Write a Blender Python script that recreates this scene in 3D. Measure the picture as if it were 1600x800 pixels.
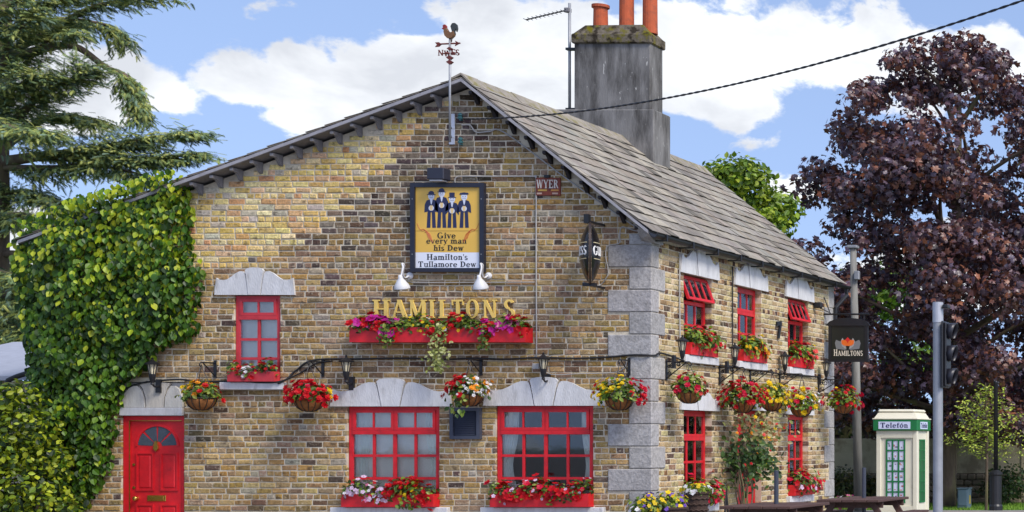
import bpy, math, random
import numpy as np
from mathutils import Vector, Matrix, Quaternion, noise

for o in list(bpy.data.objects):
    bpy.data.objects.remove(o)
SC = bpy.context.scene
COL = SC.collection
R = math.radians

# ------------------------------------------------------------------ camera
# a view camera with shifted lens: the gable wall stays parallel to the film
CX, CY, CZ, FPX = 11.32, -25.0, 1.6, 2625.0
cam_d = bpy.data.cameras.new('camera')
cam = bpy.data.objects.new('camera', cam_d)
COL.objects.link(cam)
cam.location = (CX, CY, CZ)
cam.rotation_euler = (R(90), 0, 0)
cam_d.sensor_fit = 'HORIZONTAL'
cam_d.sensor_width = 36.0
cam_d.lens = FPX / 1600.0 * 36.0
cam_d.shift_x = -(2206 - 800) / 1600.0
cam_d.shift_y = (689 - 400) / 1600.0
cam_d.clip_start = 0.1
cam_d.clip_end = 2000
SC.camera = cam

def P(x, y, Y=0.0):
    """point at depth Y seen at photo pixel x, y"""
    s = FPX / (Y - CY)
    return Vector((CX + (x - 2206) / s, Y, CZ - (y - 689) / s))
def fx(x): return (x - 1017) / 105.0
def fz(y): return 1.6 - (y - 689) / 105.0
def sy(x): return 25.0 * (1189.0 / (2206 - x) - 1)      # depth on the side wall
def srgb(r, g, b, k=1.0):
    f = lambda c: (c / 255 / 12.92 if c / 255 <= .04045 else ((c / 255 + .055) / 1.055) ** 2.4)
    return (f(r) * k, f(g) * k, f(b) * k)

# ------------------------------------------------------------------ sky, sun, exposure
SUN_EL, SUN_AZ = 48.0, 120.0        # azimuth clockwise from +Y seen from above
SKY_STRENGTH, SUN_STRENGTH, EXPOSURE = 0.14, 2.5, 0.55
world = bpy.data.worlds.new('World')
SC.world = world
world.use_nodes = True
wn, wl = world.node_tree.nodes, world.node_tree.links
wn.clear()
w_out = wn.new('ShaderNodeOutputWorld')
w_bg = wn.new('ShaderNodeBackground')
w_sky = wn.new('ShaderNodeTexSky')
w_sky.sky_type = 'NISHITA'
w_sky.sun_disc = False
w_sky.sun_elevation = R(SUN_EL)
w_sky.sun_rotation = R(SUN_AZ)
w_sky.altitude = 60
w_sky.air_density = 1.15
w_sky.dust_density = 0.6
w_sky.ozone_density = 1.6
w_bg.inputs['Strength'].default_value = SKY_STRENGTH
tc = wn.new('ShaderNodeTexCoord')
# clear air: the pale band at the horizon is thin, so the blue is read a little higher up
sk_map = wn.new('ShaderNodeMapping'); sk_map.inputs['Location'].default_value = (0, 0, .30); sk_map.inputs['Scale'].default_value = (1, 1, .8)
wl.new(tc.outputs['Generated'], sk_map.inputs['Vector'])
sk_nrm = wn.new('ShaderNodeVectorMath'); sk_nrm.operation = 'NORMALIZE'
wl.new(sk_map.outputs[0], sk_nrm.inputs[0]); wl.new(sk_nrm.outputs[0], w_sky.inputs['Vector'])
def wmath(op, a, b=None, c=None, clamp=False):
    n = wn.new('ShaderNodeMath'); n.operation = op; n.use_clamp = clamp
    for i, v in enumerate((a, b, c)):
        if v is None: continue
        if hasattr(v, 'links'): wl.new(v, n.inputs[i])
        else: n.inputs[i].default_value = v
    return n.outputs[0]
def wnoise(scale, detail, rough, stretch=(1, 1, 2.4), off=(0, 0, 0), dist=0.0):
    m = wn.new('ShaderNodeMapping'); m.inputs['Scale'].default_value = stretch; m.inputs['Location'].default_value = off
    wl.new(tc.outputs['Generated'], m.inputs['Vector'])
    n = wn.new('ShaderNodeTexNoise'); n.inputs['Scale'].default_value = scale
    n.inputs['Detail'].default_value = detail; n.inputs['Roughness'].default_value = rough
    n.inputs['Distortion'].default_value = dist
    wl.new(m.outputs[0], n.inputs['Vector'])
    return n.outputs['Fac']
# cumulus banks in the directions where the photograph has them (direction vectors on the sky sphere)
def cloud_bank(px, py, rx, ry, weight):
    d = Vector(((px - 2206) / FPX, 1.0, (689 - py) / FPX)).normalized()
    s = Vector((1.0 / (rx / FPX), 1.0 / (rx / FPX), 1.0 / (ry / FPX)))
    sub = wn.new('ShaderNodeVectorMath'); sub.operation = 'SUBTRACT'
    wl.new(tc.outputs['Generated'], sub.inputs[0]); sub.inputs[1].default_value = d
    mul = wn.new('ShaderNodeVectorMath'); mul.operation = 'MULTIPLY'
    wl.new(sub.outputs[0], mul.inputs[0]); mul.inputs[1].default_value = s * (1.12)
    ln = wn.new('ShaderNodeVectorMath'); ln.operation = 'LENGTH'
    wl.new(mul.outputs[0], ln.inputs[0])
    v = wmath('SUBTRACT', 1.0, ln.outputs['Value'])
    v = wmath('MAXIMUM', v, -0.6)
    return wmath('MULTIPLY', v, weight)
banks = [(120, 150, 120, 66, 1), (262, 152, 72, 38, 1), (420, 140, 118, 50, 1), (470, 100, 50, 32, 1), (640, 150, 170, 78, 1), (660, 80, 60, 30, 1), (800, 110, 170, 95, 1), (900, 70, 130, 70, 1),
         (1130, 90, 200, 112, 1), (1330, 92, 250, 96, 1), (1540, 92, 130, 62, 1), (1245, 300, 70, 38, 1), (1500, 440, 300, 90, 1),
         (-60, 380, 240, 70, 1), (480, 185, 110, 35, 1), (1750, 250, 130, 70, 1), (-250, 120, 150, 60, 1), (950, -140, 260, 60, 1)]
field = None
for b in banks:
    v = cloud_bank(*b)
    field = v if field is None else wmath('SMOOTH_MAX', field, v, 0.12)
n_big = wnoise(7.0, 6, 0.55, (1, 1, 1.9), (3.1, 0.4, 0.2))
n_fine = wnoise(26.0, 8, 0.62, (1, 1, 1.5), (0.3, 1.4, 2.2), 0.2)
n_mid = wnoise(15.0, 5, 0.55, (1, 1, 1.7), (7.3, 2.4, 1.1), 0.3)
n_far = wnoise(2.6, 7, 0.56, (1, 1, 2.6), (2.7, 5.1, 8.3), 0.1)
far = wmath('MULTIPLY', wmath('SUBTRACT', n_far, 0.57), 2.6)       # clouds over the rest of the sky
dens = wmath('MAXIMUM', field, far)
dens = wmath('ADD', dens, wmath('MULTIPLY', wmath('SUBTRACT', n_big, 0.5), 1.3))
dens = wmath('ADD', dens, wmath('MULTIPLY', wmath('SUBTRACT', n_mid, 0.5), 1.9))
dens = wmath('ADD', dens, wmath('MULTIPLY', wmath('SUBTRACT', n_fine, 0.5), 1.3))
mr = wn.new('ShaderNodeMapRange'); mr.interpolation_type = 'SMOOTHSTEP'
wl.new(dens, mr.inputs['Value']); mr.inputs['From Min'].default_value = 0.02; mr.inputs['From Max'].default_value = 0.24
# grey undersides from thickness
mr2 = wn.new('ShaderNodeMapRange'); wl.new(wmath('ADD', wmath('MULTIPLY', n_mid, 0.9), wmath('MULTIPLY', n_big, 0.8)), mr2.inputs['Value'])
mr2.inputs['From Min'].default_value = 0.74; mr2.inputs['From Max'].default_value = 1.0
ramp = wn.new('ShaderNodeMix'); ramp.data_type = 'RGBA'
CLOUD = 5.6
ramp.inputs['A'].default_value = (CLOUD * .97, CLOUD * 1.0, CLOUD * 1.04, 1)
ramp.inputs['B'].default_value = (CLOUD * .66, CLOUD * .69, CLOUD * .75, 1)
wl.new(mr2.outputs[0], ramp.inputs['Factor'])
tint = wn.new('ShaderNodeMix'); tint.data_type = 'RGBA'; tint.blend_type = 'MULTIPLY'
tint.inputs['Factor'].default_value = 1
wl.new(w_sky.outputs[0], tint.inputs['A']); tint.inputs['B'].default_value = (1.34, 1.20, 1.20, 1)
mixw = wn.new('ShaderNodeMix'); mixw.data_type = 'RGBA'
wl.new(mr.outputs[0], mixw.inputs['Factor'])
wl.new(tint.outputs['Result'], mixw.inputs['A'])
wl.new(ramp.outputs['Result'], mixw.inputs['B'])
wl.new(mixw.outputs['Result'], w_bg.inputs['Color'])
wl.new(w_bg.outputs[0], w_out.inputs['Surface'])

sun_d = bpy.data.lights.new('sun', 'SUN')
sun = bpy.data.objects.new('sun', sun_d)
COL.objects.link(sun)
sun_dir = Vector((math.sin(R(SUN_AZ)) * math.cos(R(SUN_EL)), math.cos(R(SUN_AZ)) * math.cos(R(SUN_EL)), math.sin(R(SUN_EL))))
sun.rotation_euler = sun_dir.to_track_quat('Z', 'Y').to_euler()
sun_d.energy = SUN_STRENGTH
sun_d.angle = R(20.0)              # thin cloud in front of the sun
sun_d.color = (1.0, 0.95, 0.86)
SC.view_settings.view_transform = 'Standard'
SC.view_settings.look = 'None'
SC.view_settings.gamma = 1.0
SC.view_settings.use_curve_mapping = False
SC.view_settings.exposure = EXPOSURE

# ------------------------------------------------------------------ helpers
WM = {}
def tag(o, label=None, cat=None, group=None, kind=None):
    if label: o['label'] = label
    if cat: o['category'] = cat
    if group: o['group'] = group
    if kind: o['kind'] = kind
    return o
def adopt(o, parent, mw=None):
    mw = mw if mw is not None else Matrix.Identity(4)
    WM[o] = mw
    if parent is not None:
        o.parent = parent
        o.matrix_parent_inverse = WM[parent].inverted()
    o.matrix_basis = mw
    COL.objects.link(o)
    return o
def thing(name, label, cat, loc, group=None):
    o = bpy.data.objects.new(name, None)
    o.empty_display_size = 0.2
    adopt(o, None, Matrix.Translation(Vector(loc)))
    return tag(o, label, cat, group)

FRONT = lambda u, z, d: (u, -d, z)
SIDE = lambda u, z, d: (d, u, z)
def at_plane(Y0):
    return lambda u, z, d: (u, Y0 - d, z)

class MB:
    """collects geometry for ONE mesh object"""
    def __init__(self): self.v = []; self.f = []; self.c = []; self.m = []
    def raw(self, vs, fs, col=(1, 1, 1), mi=0):
        b = len(self.v)
        self.v.extend(vs)
        for f in fs:
            self.f.append(tuple(i + b for i in f)); self.c.append(col); self.m.append(mi)
    def box(self, a, b, col=(1, 1, 1), T=None, mi=0, ch=0.0):
        (x0, y0, z0), (x1, y1, z1) = a, b
        x0, x1 = min(x0, x1), max(x0, x1); y0, y1 = min(y0, y1), max(y0, y1); z0, z1 = min(z0, z1), max(z0, z1)
        if ch > 0:
            ch = min(ch, (x1 - x0) * .45, (y1 - y0) * .45, (z1 - z0) * .45)
            vs = []; idx = {}
            for i, X in enumerate((x0, x1)):
                for j, Y in enumerate((y0, y1)):
                    for k, Z in enumerate((z0, z1)):
                        sx, s_, sz = (1 if i == 0 else -1), (1 if j == 0 else -1), (1 if k == 0 else -1)
                        idx[i, j, k, 0] = len(vs); vs.append((X, Y + s_ * ch, Z + sz * ch))
                        idx[i, j, k, 1] = len(vs); vs.append((X + sx * ch, Y, Z + sz * ch))
                        idx[i, j, k, 2] = len(vs); vs.append((X + sx * ch, Y + s_ * ch, Z))
            fs = []
            for i in (0, 1):
                q = [idx[i, 0, 0, 0], idx[i, 1, 0, 0], idx[i, 1, 1, 0], idx[i, 0, 1, 0]]; fs.append(q if i else q[::-1])
                q = [idx[0, i, 0, 1], idx[0, i, 1, 1], idx[1, i, 1, 1], idx[1, i, 0, 1]]; fs.append(q if i else q[::-1])
                q = [idx[0, 0, i, 2], idx[1, 0, i, 2], idx[1, 1, i, 2], idx[0, 1, i, 2]]; fs.append(q if i else q[::-1])
            for i in (0, 1):
                for j in (0, 1):
                    q = [idx[i, j, 0, 0], idx[i, j, 1, 0], idx[i, j, 1, 1], idx[i, j, 0, 1]]; fs.append(q if (i ^ j) else q[::-1])
                    q = [idx[0, i, j, 1], idx[1, i, j, 1], idx[1, i, j, 2], idx[0, i, j, 2]]; fs.append(q if (i ^ j) else q[::-1])
                    q = [idx[i, 0, j, 2], idx[i, 1, j, 2], idx[i, 1, j, 0], idx[i, 0, j, 0]]; fs.append(q if (i ^ j) else q[::-1])
            for i in (0, 1):
                for j in (0, 1):
                    for k in (0, 1):
                        q = [idx[i, j, k, 0], idx[i, j, k, 1], idx[i, j, k, 2]]; fs.append(q if (i + j + k) % 2 else q[::-1])
        else:
            vs = [(x0, y0, z0), (x1, y0, z0), (x1, y1, z0), (x0, y1, z0), (x0, y0, z1), (x1, y0, z1), (x1, y1, z1), (x0, y1, z1)]
            fs = [(3, 2, 1, 0), (4, 5, 6, 7), (0, 1, 5, 4), (1, 2, 6, 5), (2, 3, 7, 6), (3, 0, 4, 7)]
        if T: vs = [T(*p) for p in vs]
        self.raw(vs, fs, col, mi)
    def hexa(self, v8, col=(1, 1, 1), mi=0):
        self.raw(v8, [(3, 2, 1, 0), (4, 5, 6, 7), (0, 1, 5, 4), (1, 2, 6, 5), (2, 3, 7, 6), (3, 0, 4, 7)], col, mi)
    def prism(self, poly, d0, d1, T, col=(1, 1, 1), mi=0, back=True):
        """poly counter-clockwise in (u, z), extruded from d0 to d1 (outwards)"""
        n = len(poly)
        ar = sum(poly[i][0] * poly[(i + 1) % n][1] - poly[(i + 1) % n][0] * poly[i][1] for i in range(n))
        if ar < 0: poly = poly[::-1]
        vs = [T(u, z, d1) for u, z in poly] + [T(u, z, d0) for u, z in poly]
        fs = [tuple(range(n))] + ([tuple(range(2 * n - 1, n - 1, -1))] if back else [])
        fs += [(i, n + i, n + (i + 1) % n, (i + 1) % n) for i in range(n)]
        self.raw(vs, fs, col, mi)
    def tube(self, pts, r, n=8, col=(1, 1, 1), mi=0, cap=True):
        pts = [Vector(p) for p in pts]
        rr = r if isinstance(r, (list, tuple)) else [r] * len(pts)
        up = None; rings = []
        vs = []; fs = []
        for i, p in enumerate(pts):
            t = (pts[min(i + 1, len(pts) - 1)] - pts[max(i - 1, 0)])
            t = t.normalized() if t.length > 1e-9 else Vector((0, 0, 1))
            if up is None:
                up = Vector((0, 0, 1)) if abs(t.z) < .9 else Vector((1, 0, 0))
            a = t.cross(up); a = a.normalized() if a.length > 1e-6 else t.orthogonal().normalized()
            b = t.cross(a).normalized(); up = -b if False else a.cross(t)
            for k in range(n):
                an = 2 * math.pi * k / n
                vs.append(tuple(p + a * (math.cos(an) * rr[i]) + b * (math.sin(an) * rr[i])))
        for i in range(len(pts) - 1):
            for k in range(n):
                fs.append((i * n + k, i * n + (k + 1) % n, (i + 1) * n + (k + 1) % n, (i + 1) * n + k))
        if cap:
            fs.append(tuple(range(n - 1, -1, -1))); fs.append(tuple(range((len(pts) - 1) * n, len(pts) * n)))
        self.raw(vs, fs, col, mi)
    def lathe(self, prof, c, n=16, col=(1, 1, 1), mi=0, M=None, cap=True):
        vs = []; fs = []
        c = Vector(c)
        for r, z in prof:
            for k in range(n):
                an = 2 * math.pi * k / n
                p = Vector((r * math.cos(an), r * math.sin(an), z))
                if M is not None: p = M @ p
                vs.append(tuple(p + c))
        for i in range(len(prof) - 1):
            for k in range(n):
                fs.append((i * n + k, i * n + (k + 1) % n, (i + 1) * n + (k + 1) % n, (i + 1) * n + k))
        if cap:
            fs.append(tuple(range(n - 1, -1, -1))); fs.append(tuple(range((len(prof) - 1) * n, len(prof) * n)))
        self.raw(vs, fs, col, mi)
    def add(self, tpl, M, col=(1, 1, 1), mi=0):
        """tpl = (verts, faces[, colour factors per face])"""
        vs = [tuple(M @ Vector(p)) for p in tpl[0]]
        b = len(self.v)
        self.v.extend(vs)
        cf = tpl[2] if len(tpl) > 2 else None
        for i, f in enumerate(tpl[1]):
            self.f.append(tuple(k + b for k in f))
            self.c.append(tuple(c * k for c, k in zip(col, cf[i])) if cf else col)
            self.m.append(mi)
    def mesh(self, name, mats, smooth=False):
        me = bpy.data.meshes.new(name)
        me.from_pydata(self.v, [], self.f)
        for m in (mats if isinstance(mats, (list, tuple)) else [mats]): me.materials.append(m)
        at = me.color_attributes.new('Col', 'FLOAT_COLOR', 'CORNER')
        cnt = np.fromiter((len(f) for f in self.f), dtype=np.int32, count=len(self.f))
        c = np.ones((len(self.f), 4), dtype=np.float32)
        if self.c: c[:, :3] = np.array(self.c, dtype=np.float32)
        at.data.foreach_set('color', np.repeat(c, cnt, axis=0).ravel())
        if any(self.m): me.polygons.foreach_set('material_index', np.array(self.m, dtype=np.int32))
        if smooth: me.polygons.foreach_set('use_smooth', np.ones(len(self.f), dtype=bool))
        me.update()
        return me
    def build(self, name, mats, parent=None, smooth=False, label=None, kind=None):
        o = bpy.data.objects.new(name, self.mesh(name, mats, smooth))
        adopt(o, parent)
        return tag(o, label, None, None, kind)
def piece(name, mesh, M, parent):
    return adopt(bpy.data.objects.new(name, mesh), parent, M)
def solo(name, mb, mat, label, cat, group=None, kind=None, smooth=False):
    o = mb.build(name, mat, None, smooth)
    return tag(o, label, cat, group, kind)

# ------------------------------------------------------------------ materials
MATS = {}
def mat(name, color=(1, 1, 1), rough=0.7, vary=0.15, scale=6.0, bump=0.0, bscale=40.0, metal=0.0, spec=0.5, transl=0.0,
        tint2=None, t2scale=2.0, t2lo=0.5, t2hi=0.65, detail=5, stretch=None, coat=0.0, tint3=None, t3scale=2.0, t3lo=.5, t3hi=.65, t3max=1.0):
    m = bpy.data.materials.new(name); m.use_nodes = True
    n, l = m.node_tree.nodes, m.node_tree.links
    bs = n['Principled BSDF']; out = n['Material Output']
    bs.inputs['Roughness'].default_value = rough; bs.inputs['Metallic'].default_value = metal
    bs.inputs['Specular IOR Level'].default_value = spec
    if coat: bs.inputs['Coat Weight'].default_value = coat; bs.inputs['Coat Roughness'].default_value = .15
    at = n.new('ShaderNodeVertexColor'); at.layer_name = 'Col'
    geo = n.new('ShaderNodeNewGeometry')
    vec = geo.outputs['Position']
    if stretch:
        mp = n.new('ShaderNodeMapping'); mp.inputs['Scale'].default_value = stretch; l.new(vec, mp.inputs['Vector']); vec = mp.outputs[0]
    base = n.new('ShaderNodeMix'); base.data_type = 'RGBA'; base.blend_type = 'MULTIPLY'; base.inputs['Factor'].default_value = 1
    l.new(at.outputs[0], base.inputs['A']); base.inputs['B'].default_value = (*color, 1)
    cur = base.outputs['Result']
    if vary:
        nz = n.new('ShaderNodeTexNoise'); nz.inputs['Scale'].default_value = scale; nz.inputs['Detail'].default_value = detail; nz.inputs['Roughness'].default_value = .62
        l.new(vec, nz.inputs['Vector'])
        mr = n.new('ShaderNodeMapRange'); l.new(nz.outputs['Fac'], mr.inputs['Value'])
        mr.inputs['From Min'].default_value = .25; mr.inputs['From Max'].default_value = .75
        mr.inputs['To Min'].default_value = 1 - vary; mr.inputs['To Max'].default_value = 1 + vary
        mul = n.new('ShaderNodeVectorMath'); mul.operation = 'SCALE'
        l.new(cur, mul.inputs[0]); l.new(mr.outputs[0], mul.inputs['Scale']); cur = mul.outputs[0]
    if tint2:
        n2 = n.new('ShaderNodeTexNoise'); n2.inputs['Scale'].default_value = t2scale; n2.inputs['Detail'].default_value = 7; n2.inputs['Roughness'].default_value = .65
        l.new(vec, n2.inputs['Vector'])
        m2 = n.new('ShaderNodeMapRange'); l.new(n2.outputs['Fac'], m2.inputs['Value'])
        m2.inputs['From Min'].default_value = t2lo; m2.inputs['From Max'].default_value = t2hi
        mx = n.new('ShaderNodeMix'); mx.data_type = 'RGBA'
        l.new(m2.outputs[0], mx.inputs['Factor']); l.new(cur, mx.inputs['A']); mx.inputs['B'].default_value = (*tint2, 1)
        cur = mx.outputs['Result']
    if tint3:
        n3 = n.new('ShaderNodeTexNoise'); n3.inputs['Scale'].default_value = t3scale; n3.inputs['Detail'].default_value = 5; n3.inputs['Roughness'].default_value = .6
        mp3 = n.new('ShaderNodeMapping'); mp3.inputs['Location'].default_value = (13.1, 7.7, 3.3); l.new(vec, mp3.inputs['Vector']); l.new(mp3.outputs[0], n3.inputs['Vector'])
        m3 = n.new('ShaderNodeMapRange'); l.new(n3.outputs['Fac'], m3.inputs['Value'])
        m3.inputs['From Min'].default_value = t3lo; m3.inputs['From Max'].default_value = t3hi; m3.inputs['To Max'].default_value = t3max
        mx3 = n.new('ShaderNodeMix'); mx3.data_type = 'RGBA'
        l.new(m3.outputs[0], mx3.inputs['Factor']); l.new(cur, mx3.inputs['A']); mx3.inputs['B'].default_value = (*tint3, 1)
        cur = mx3.outputs['Result']
    l.new(cur, bs.inputs['Base Color'])
    if bump:
        nb = n.new('ShaderNodeTexNoise'); nb.inputs['Scale'].default_value = bscale; nb.inputs['Detail'].default_value = 4
        l.new(vec, nb.inputs['Vector'])
        bp = n.new('ShaderNodeBump'); bp.inputs['Strength'].default_value = bump; bp.inputs['Distance'].default_value = .01
        l.new(nb.outputs['Fac'], bp.inputs['Height']); l.new(bp.outputs[0], bs.inputs['Normal'])
    if transl:
        tr = n.new('ShaderNodeBsdfTranslucent'); l.new(cur, tr.inputs['Color'])
        ms = n.new('ShaderNodeMixShader'); ms.inputs[0].default_value = transl
        l.new(bs.outputs[0], ms.inputs[1]); l.new(tr.outputs[0], ms.inputs[2]); l.new(ms.outputs[0], out.inputs['Surface'])
    MATS[name] = m
    return m
M_BRICK = mat('brick', (1.0, .975, .875), rough=.9, vary=.45, scale=24, bump=.9, bscale=55, spec=.15, tint2=srgb(188, 174, 150), t2scale=17.0, t2lo=.54, t2hi=.72, tint3=srgb(66, 54, 46), t3scale=11, t3lo=.56, t3hi=.7, t3max=.75)
M_MORTAR = mat('mortar', srgb(204, 192, 170), rough=.95, vary=.28, scale=5, bump=.6, bscale=60, spec=.1, tint2=srgb(140, 128, 112), t2scale=1.3, t2lo=.5, t2hi=.75)
M_STONE = mat('limestone', srgb(164, 161, 158), rough=.85, vary=.34, scale=26, bump=1.0, bscale=30, tint3=srgb(104, 100, 94), t3scale=3.2, t3lo=.55, t3hi=.78, t3max=.6, spec=.2, tint2=srgb(124, 121, 118), t2scale=5, t2lo=.52, t2hi=.76)
M_PALE = mat('painted_stone', srgb(204, 203, 203), rough=.8, vary=.14, scale=7, bump=.6, bscale=40, spec=.2, tint2=srgb(150, 147, 142), t2scale=5, t2lo=.56, t2hi=.8, stretch=(1.6, 1.6, .5))
M_SLATE = mat('slate', (1.0, .985, .93), rough=.8, vary=.3, scale=9, bump=.4, bscale=50, spec=.25, tint2=srgb(132, 120, 104), t2scale=2.5, t2lo=.5, t2hi=.75, stretch=(1, 2.2, 1))
M_RIDGE = mat('ridge_tile', srgb(140, 132, 120), rough=.9, vary=.3, scale=9, bump=.5, tint2=srgb(120, 112, 70), t2scale=5)
M_RED = mat('red_paint', srgb(202, 24, 34), rough=.45, vary=.2, scale=9, bump=.15, bscale=50, tint2=srgb(196, 54, 56), t2scale=10, t2lo=.58, t2hi=.82, tint3=srgb(140, 24, 34), t3scale=5, t3lo=.56, t3hi=.75, t3max=.6)
M_REDW = mat('weathered_red_paint', srgb(192, 52, 60), rough=.5, vary=.12, scale=7, bump=.1, bscale=60, tint2=srgb(170, 40, 48), t2scale=5)
M_WHITE = mat('white_paint', srgb(206, 206, 208), rough=.45, vary=.06)
M_IRON = mat('black_iron', srgb(26, 26, 30), rough=.45, vary=.2, scale=20, spec=.5)
M_CABLE = mat('black_cable', srgb(30, 30, 32), rough=.6, vary=.1)
M_GREYC = mat('grey_cable', srgb(165, 162, 158), rough=.6, vary=.15, scale=8)
M_WOODG = mat('grey_timber', srgb(120, 118, 120), rough=.8, vary=.25, scale=14, bump=.3, stretch=(1, 1, .2))
M_DARKW = mat('dark_timber', srgb(42, 38, 40), rough=.8, vary=.25, scale=14)
M_CEMENT = mat('cement_render', tint3=srgb(196, 194, 188), t3scale=13, t3lo=.67, t3hi=.7, color=srgb(126, 124, 122), rough=.92, vary=.3, scale=3.2, bump=.5, bscale=30, spec=.15, tint2=srgb(66, 64, 62), t2scale=2.2, t2lo=.42, t2hi=.66, stretch=(1.6, 1.6, .35))
M_MOSS = mat('mossy_cement', srgb(104, 96, 84), tint3=srgb(52, 46, 38), t3scale=6, t3lo=.5, t3hi=.62, rough=.95, vary=.45, scale=11, bump=.8, bscale=30, spec=.1, tint2=srgb(104, 98, 28), t2scale=4.6, t2lo=.5, t2hi=.6)
M_TERRA = mat('terracotta', srgb(178, 84, 48), rough=.8, vary=.15, scale=7, tint2=srgb(140, 74, 52), t2scale=6)
M_COLOR = mat('painted', rough=.5, vary=.05, scale=6)
M_PRINT = mat('printed_sheet', rough=.35, vary=.03, scale=3)
M_LEAF = mat('leaf', rough=.45, vary=.22, scale=3.5, transl=.28, spec=.4)
M_PURPLE = mat('purple_leaf', rough=.4, vary=.25, scale=1.6, transl=.24, spec=.7)
M_NEEDLE = mat('cedar_needle', rough=.6, vary=.25, scale=1.5, transl=.2, spec=.3)
M_PETAL = mat('petal', rough=.5, vary=.12, scale=30, transl=.3, spec=.3)
M_BARK = mat('bark', srgb(98, 84, 70), rough=.95, vary=.35, scale=8, bump=.8, bscale=18, stretch=(1, 1, .35), tint2=srgb(104, 102, 62), t2scale=2)
M_GOLD = mat('gold_letters', srgb(230, 196, 104), rough=.4, vary=.12, scale=12, spec=.5)
M_BRASS = mat('brass', srgb(205, 160, 80), rough=.25, vary=.08, metal=.9)
M_GALV = mat('galvanised_steel', srgb(150, 152, 156), rough=.5, vary=.14, scale=7, metal=.35)
M_COIR = mat('coir', srgb(138, 88, 44), rough=.95, vary=.35, scale=26, bump=.8, bscale=60)
M_WICKER = mat('wicker', srgb(62, 44, 34), rough=.8, vary=.35, scale=30, bump=.4)
M_TABLE = mat('stained_wood', srgb(78, 54, 46), rough=.65, vary=.28, scale=14, bump=.3, stretch=(3, .35, 3))
M_CURTAIN = mat('curtain', srgb(244, 246, 234), rough=.9, vary=.08, transl=.3)
M_BLIND = mat('blind', srgb(250, 244, 228), rough=.9, vary=.12, scale=1.2, transl=.2)
M_ROOM = mat('room_wall', srgb(112, 108, 104), rough=.9, vary=.2, scale=2)
M_CREAM = mat('cream_paint', srgb(218, 213, 192), rough=.55, vary=.06, scale=4, tint2=srgb(196, 188, 160), t2scale=3, t2lo=.58, t2hi=.8)
M_GREEN = mat('green_paint', srgb(24, 112, 62), rough=.45, vary=.08)
M_POLE = mat('weathered_pole', srgb(124, 122, 116), rough=.9, vary=.35, scale=9, bump=.6, stretch=(1, 1, .12), tint2=srgb(74, 70, 64), t2scale=4)
M_WALL = mat('rendered_wall', srgb(186, 174, 146), rough=.95, vary=.18, scale=2.2, bump=.4, tint2=srgb(140, 128, 104), t2scale=1.8)
M_RUBBLE = mat('rubble_stone', rough=.95, vary=.35, scale=6, bump=.7, bscale=25)
M_GRASS = mat('grass_blade', rough=.7, vary=.2, scale=2, transl=.25)
M_LAWN = mat('lawn', srgb(74, 98, 34), rough=.95, vary=.35, scale=1.2, bump=.8, bscale=40, tint2=srgb(96, 108, 48), t2scale=.4)
M_PAVE = mat('asphalt', srgb(96, 94, 92), rough=.95, vary=.2, scale=30, bump=.5, bscale=80)
def glass(name, tint, base):
    m = bpy.data.materials.new(name); m.use_nodes = True
    n, l = m.node_tree.nodes, m.node_tree.links
    n.remove(n['Principled BSDF'])
    tr = n.new('ShaderNodeBsdfTransparent'); tr.inputs[0].default_value = (*tint, 1)
    gl = n.new('ShaderNodeBsdfGlossy'); gl.inputs['Roughness'].default_value = .03
    gl.inputs['Color'].default_value = (.95, .97, 1, 1)
    fr = n.new('ShaderNodeFresnel'); fr.inputs['IOR'].default_value = 1.52
    ad = n.new('ShaderNodeMath'); ad.operation = 'MULTIPLY_ADD'; ad.inputs[1].default_value = 1.2; ad.inputs[2].default_value = base; ad.use_clamp = True
    l.new(fr.outputs[0], ad.inputs[0])
    nz = n.new('ShaderNodeTexNoise'); nz.inputs['Scale'].default_value = 5; nz.inputs['Detail'].default_value = 2
    geo = n.new('ShaderNodeNewGeometry'); l.new(geo.outputs['Position'], nz.inputs['Vector'])
    bp = n.new('ShaderNodeBump'); bp.inputs['Strength'].default_value = .03; bp.inputs['Distance'].default_value = .01
    l.new(nz.outputs['Fac'], bp.inputs['Height']); l.new(bp.outputs[0], gl.inputs['Normal'])
    mx = n.new('ShaderNodeMixShader'); l.new(ad.outputs[0], mx.inputs[0]); l.new(tr.outputs[0], mx.inputs[1]); l.new(gl.outputs[0], mx.inputs[2])
    l.new(mx.outputs[0], n['Material Output'].inputs['Surface'])
    return m
M_SASHG = glass('sash_glass', (.9, .92, .92), .3)
M_GLASS = glass('window_glass', (.97, .98, .98), .0)
M_LAMPG = glass('lantern_glass', (.85, .84, .8), .05)
# ------------------------------------------------------------------ ground
g = MB(); g.box((-400, -300, -.3), (400, 600, 0))
tag(g.build('ground', M_LAWN), 'short green lawn stretching behind the pub', None, None, 'structure')
g = MB(); g.box((-250, -250, .0), (250, -4.2, .006)); tag(g.build('road', M_PAVE), 'grey asphalt road in front of the pub', None, None, 'structure')
g = MB(); g.box((-14, -4.2, 0), (9, 11.2, .11), ch=.02)
tag(g.build('pavement', mat('paving', srgb(132, 128, 122), rough=.95, vary=.2, scale=5, bump=.4)), 'grey paving with kerb around the pub', None, None, 'structure')

# ------------------------------------------------------------------ the pub
RX, RZ, SLR, SLL = -2.69, 6.98, .812, .366
XL, YB = -9.1, 7.88
EAVE_R, EAVE_L = .12, -9.28
Y_F, Y_R = -.25, 8.26
def roof_top(X): return RZ - SLR * (X - RX) if X >= RX else RZ - SLL * (RX - X)
def wall_top(X): return roof_top(X) - .13
pub = thing('brick_pub', 'two storey yellow brown brick pub with slate roof, red windows and grey corner stones', 'pub', (-4.5, 4, 0))

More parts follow.
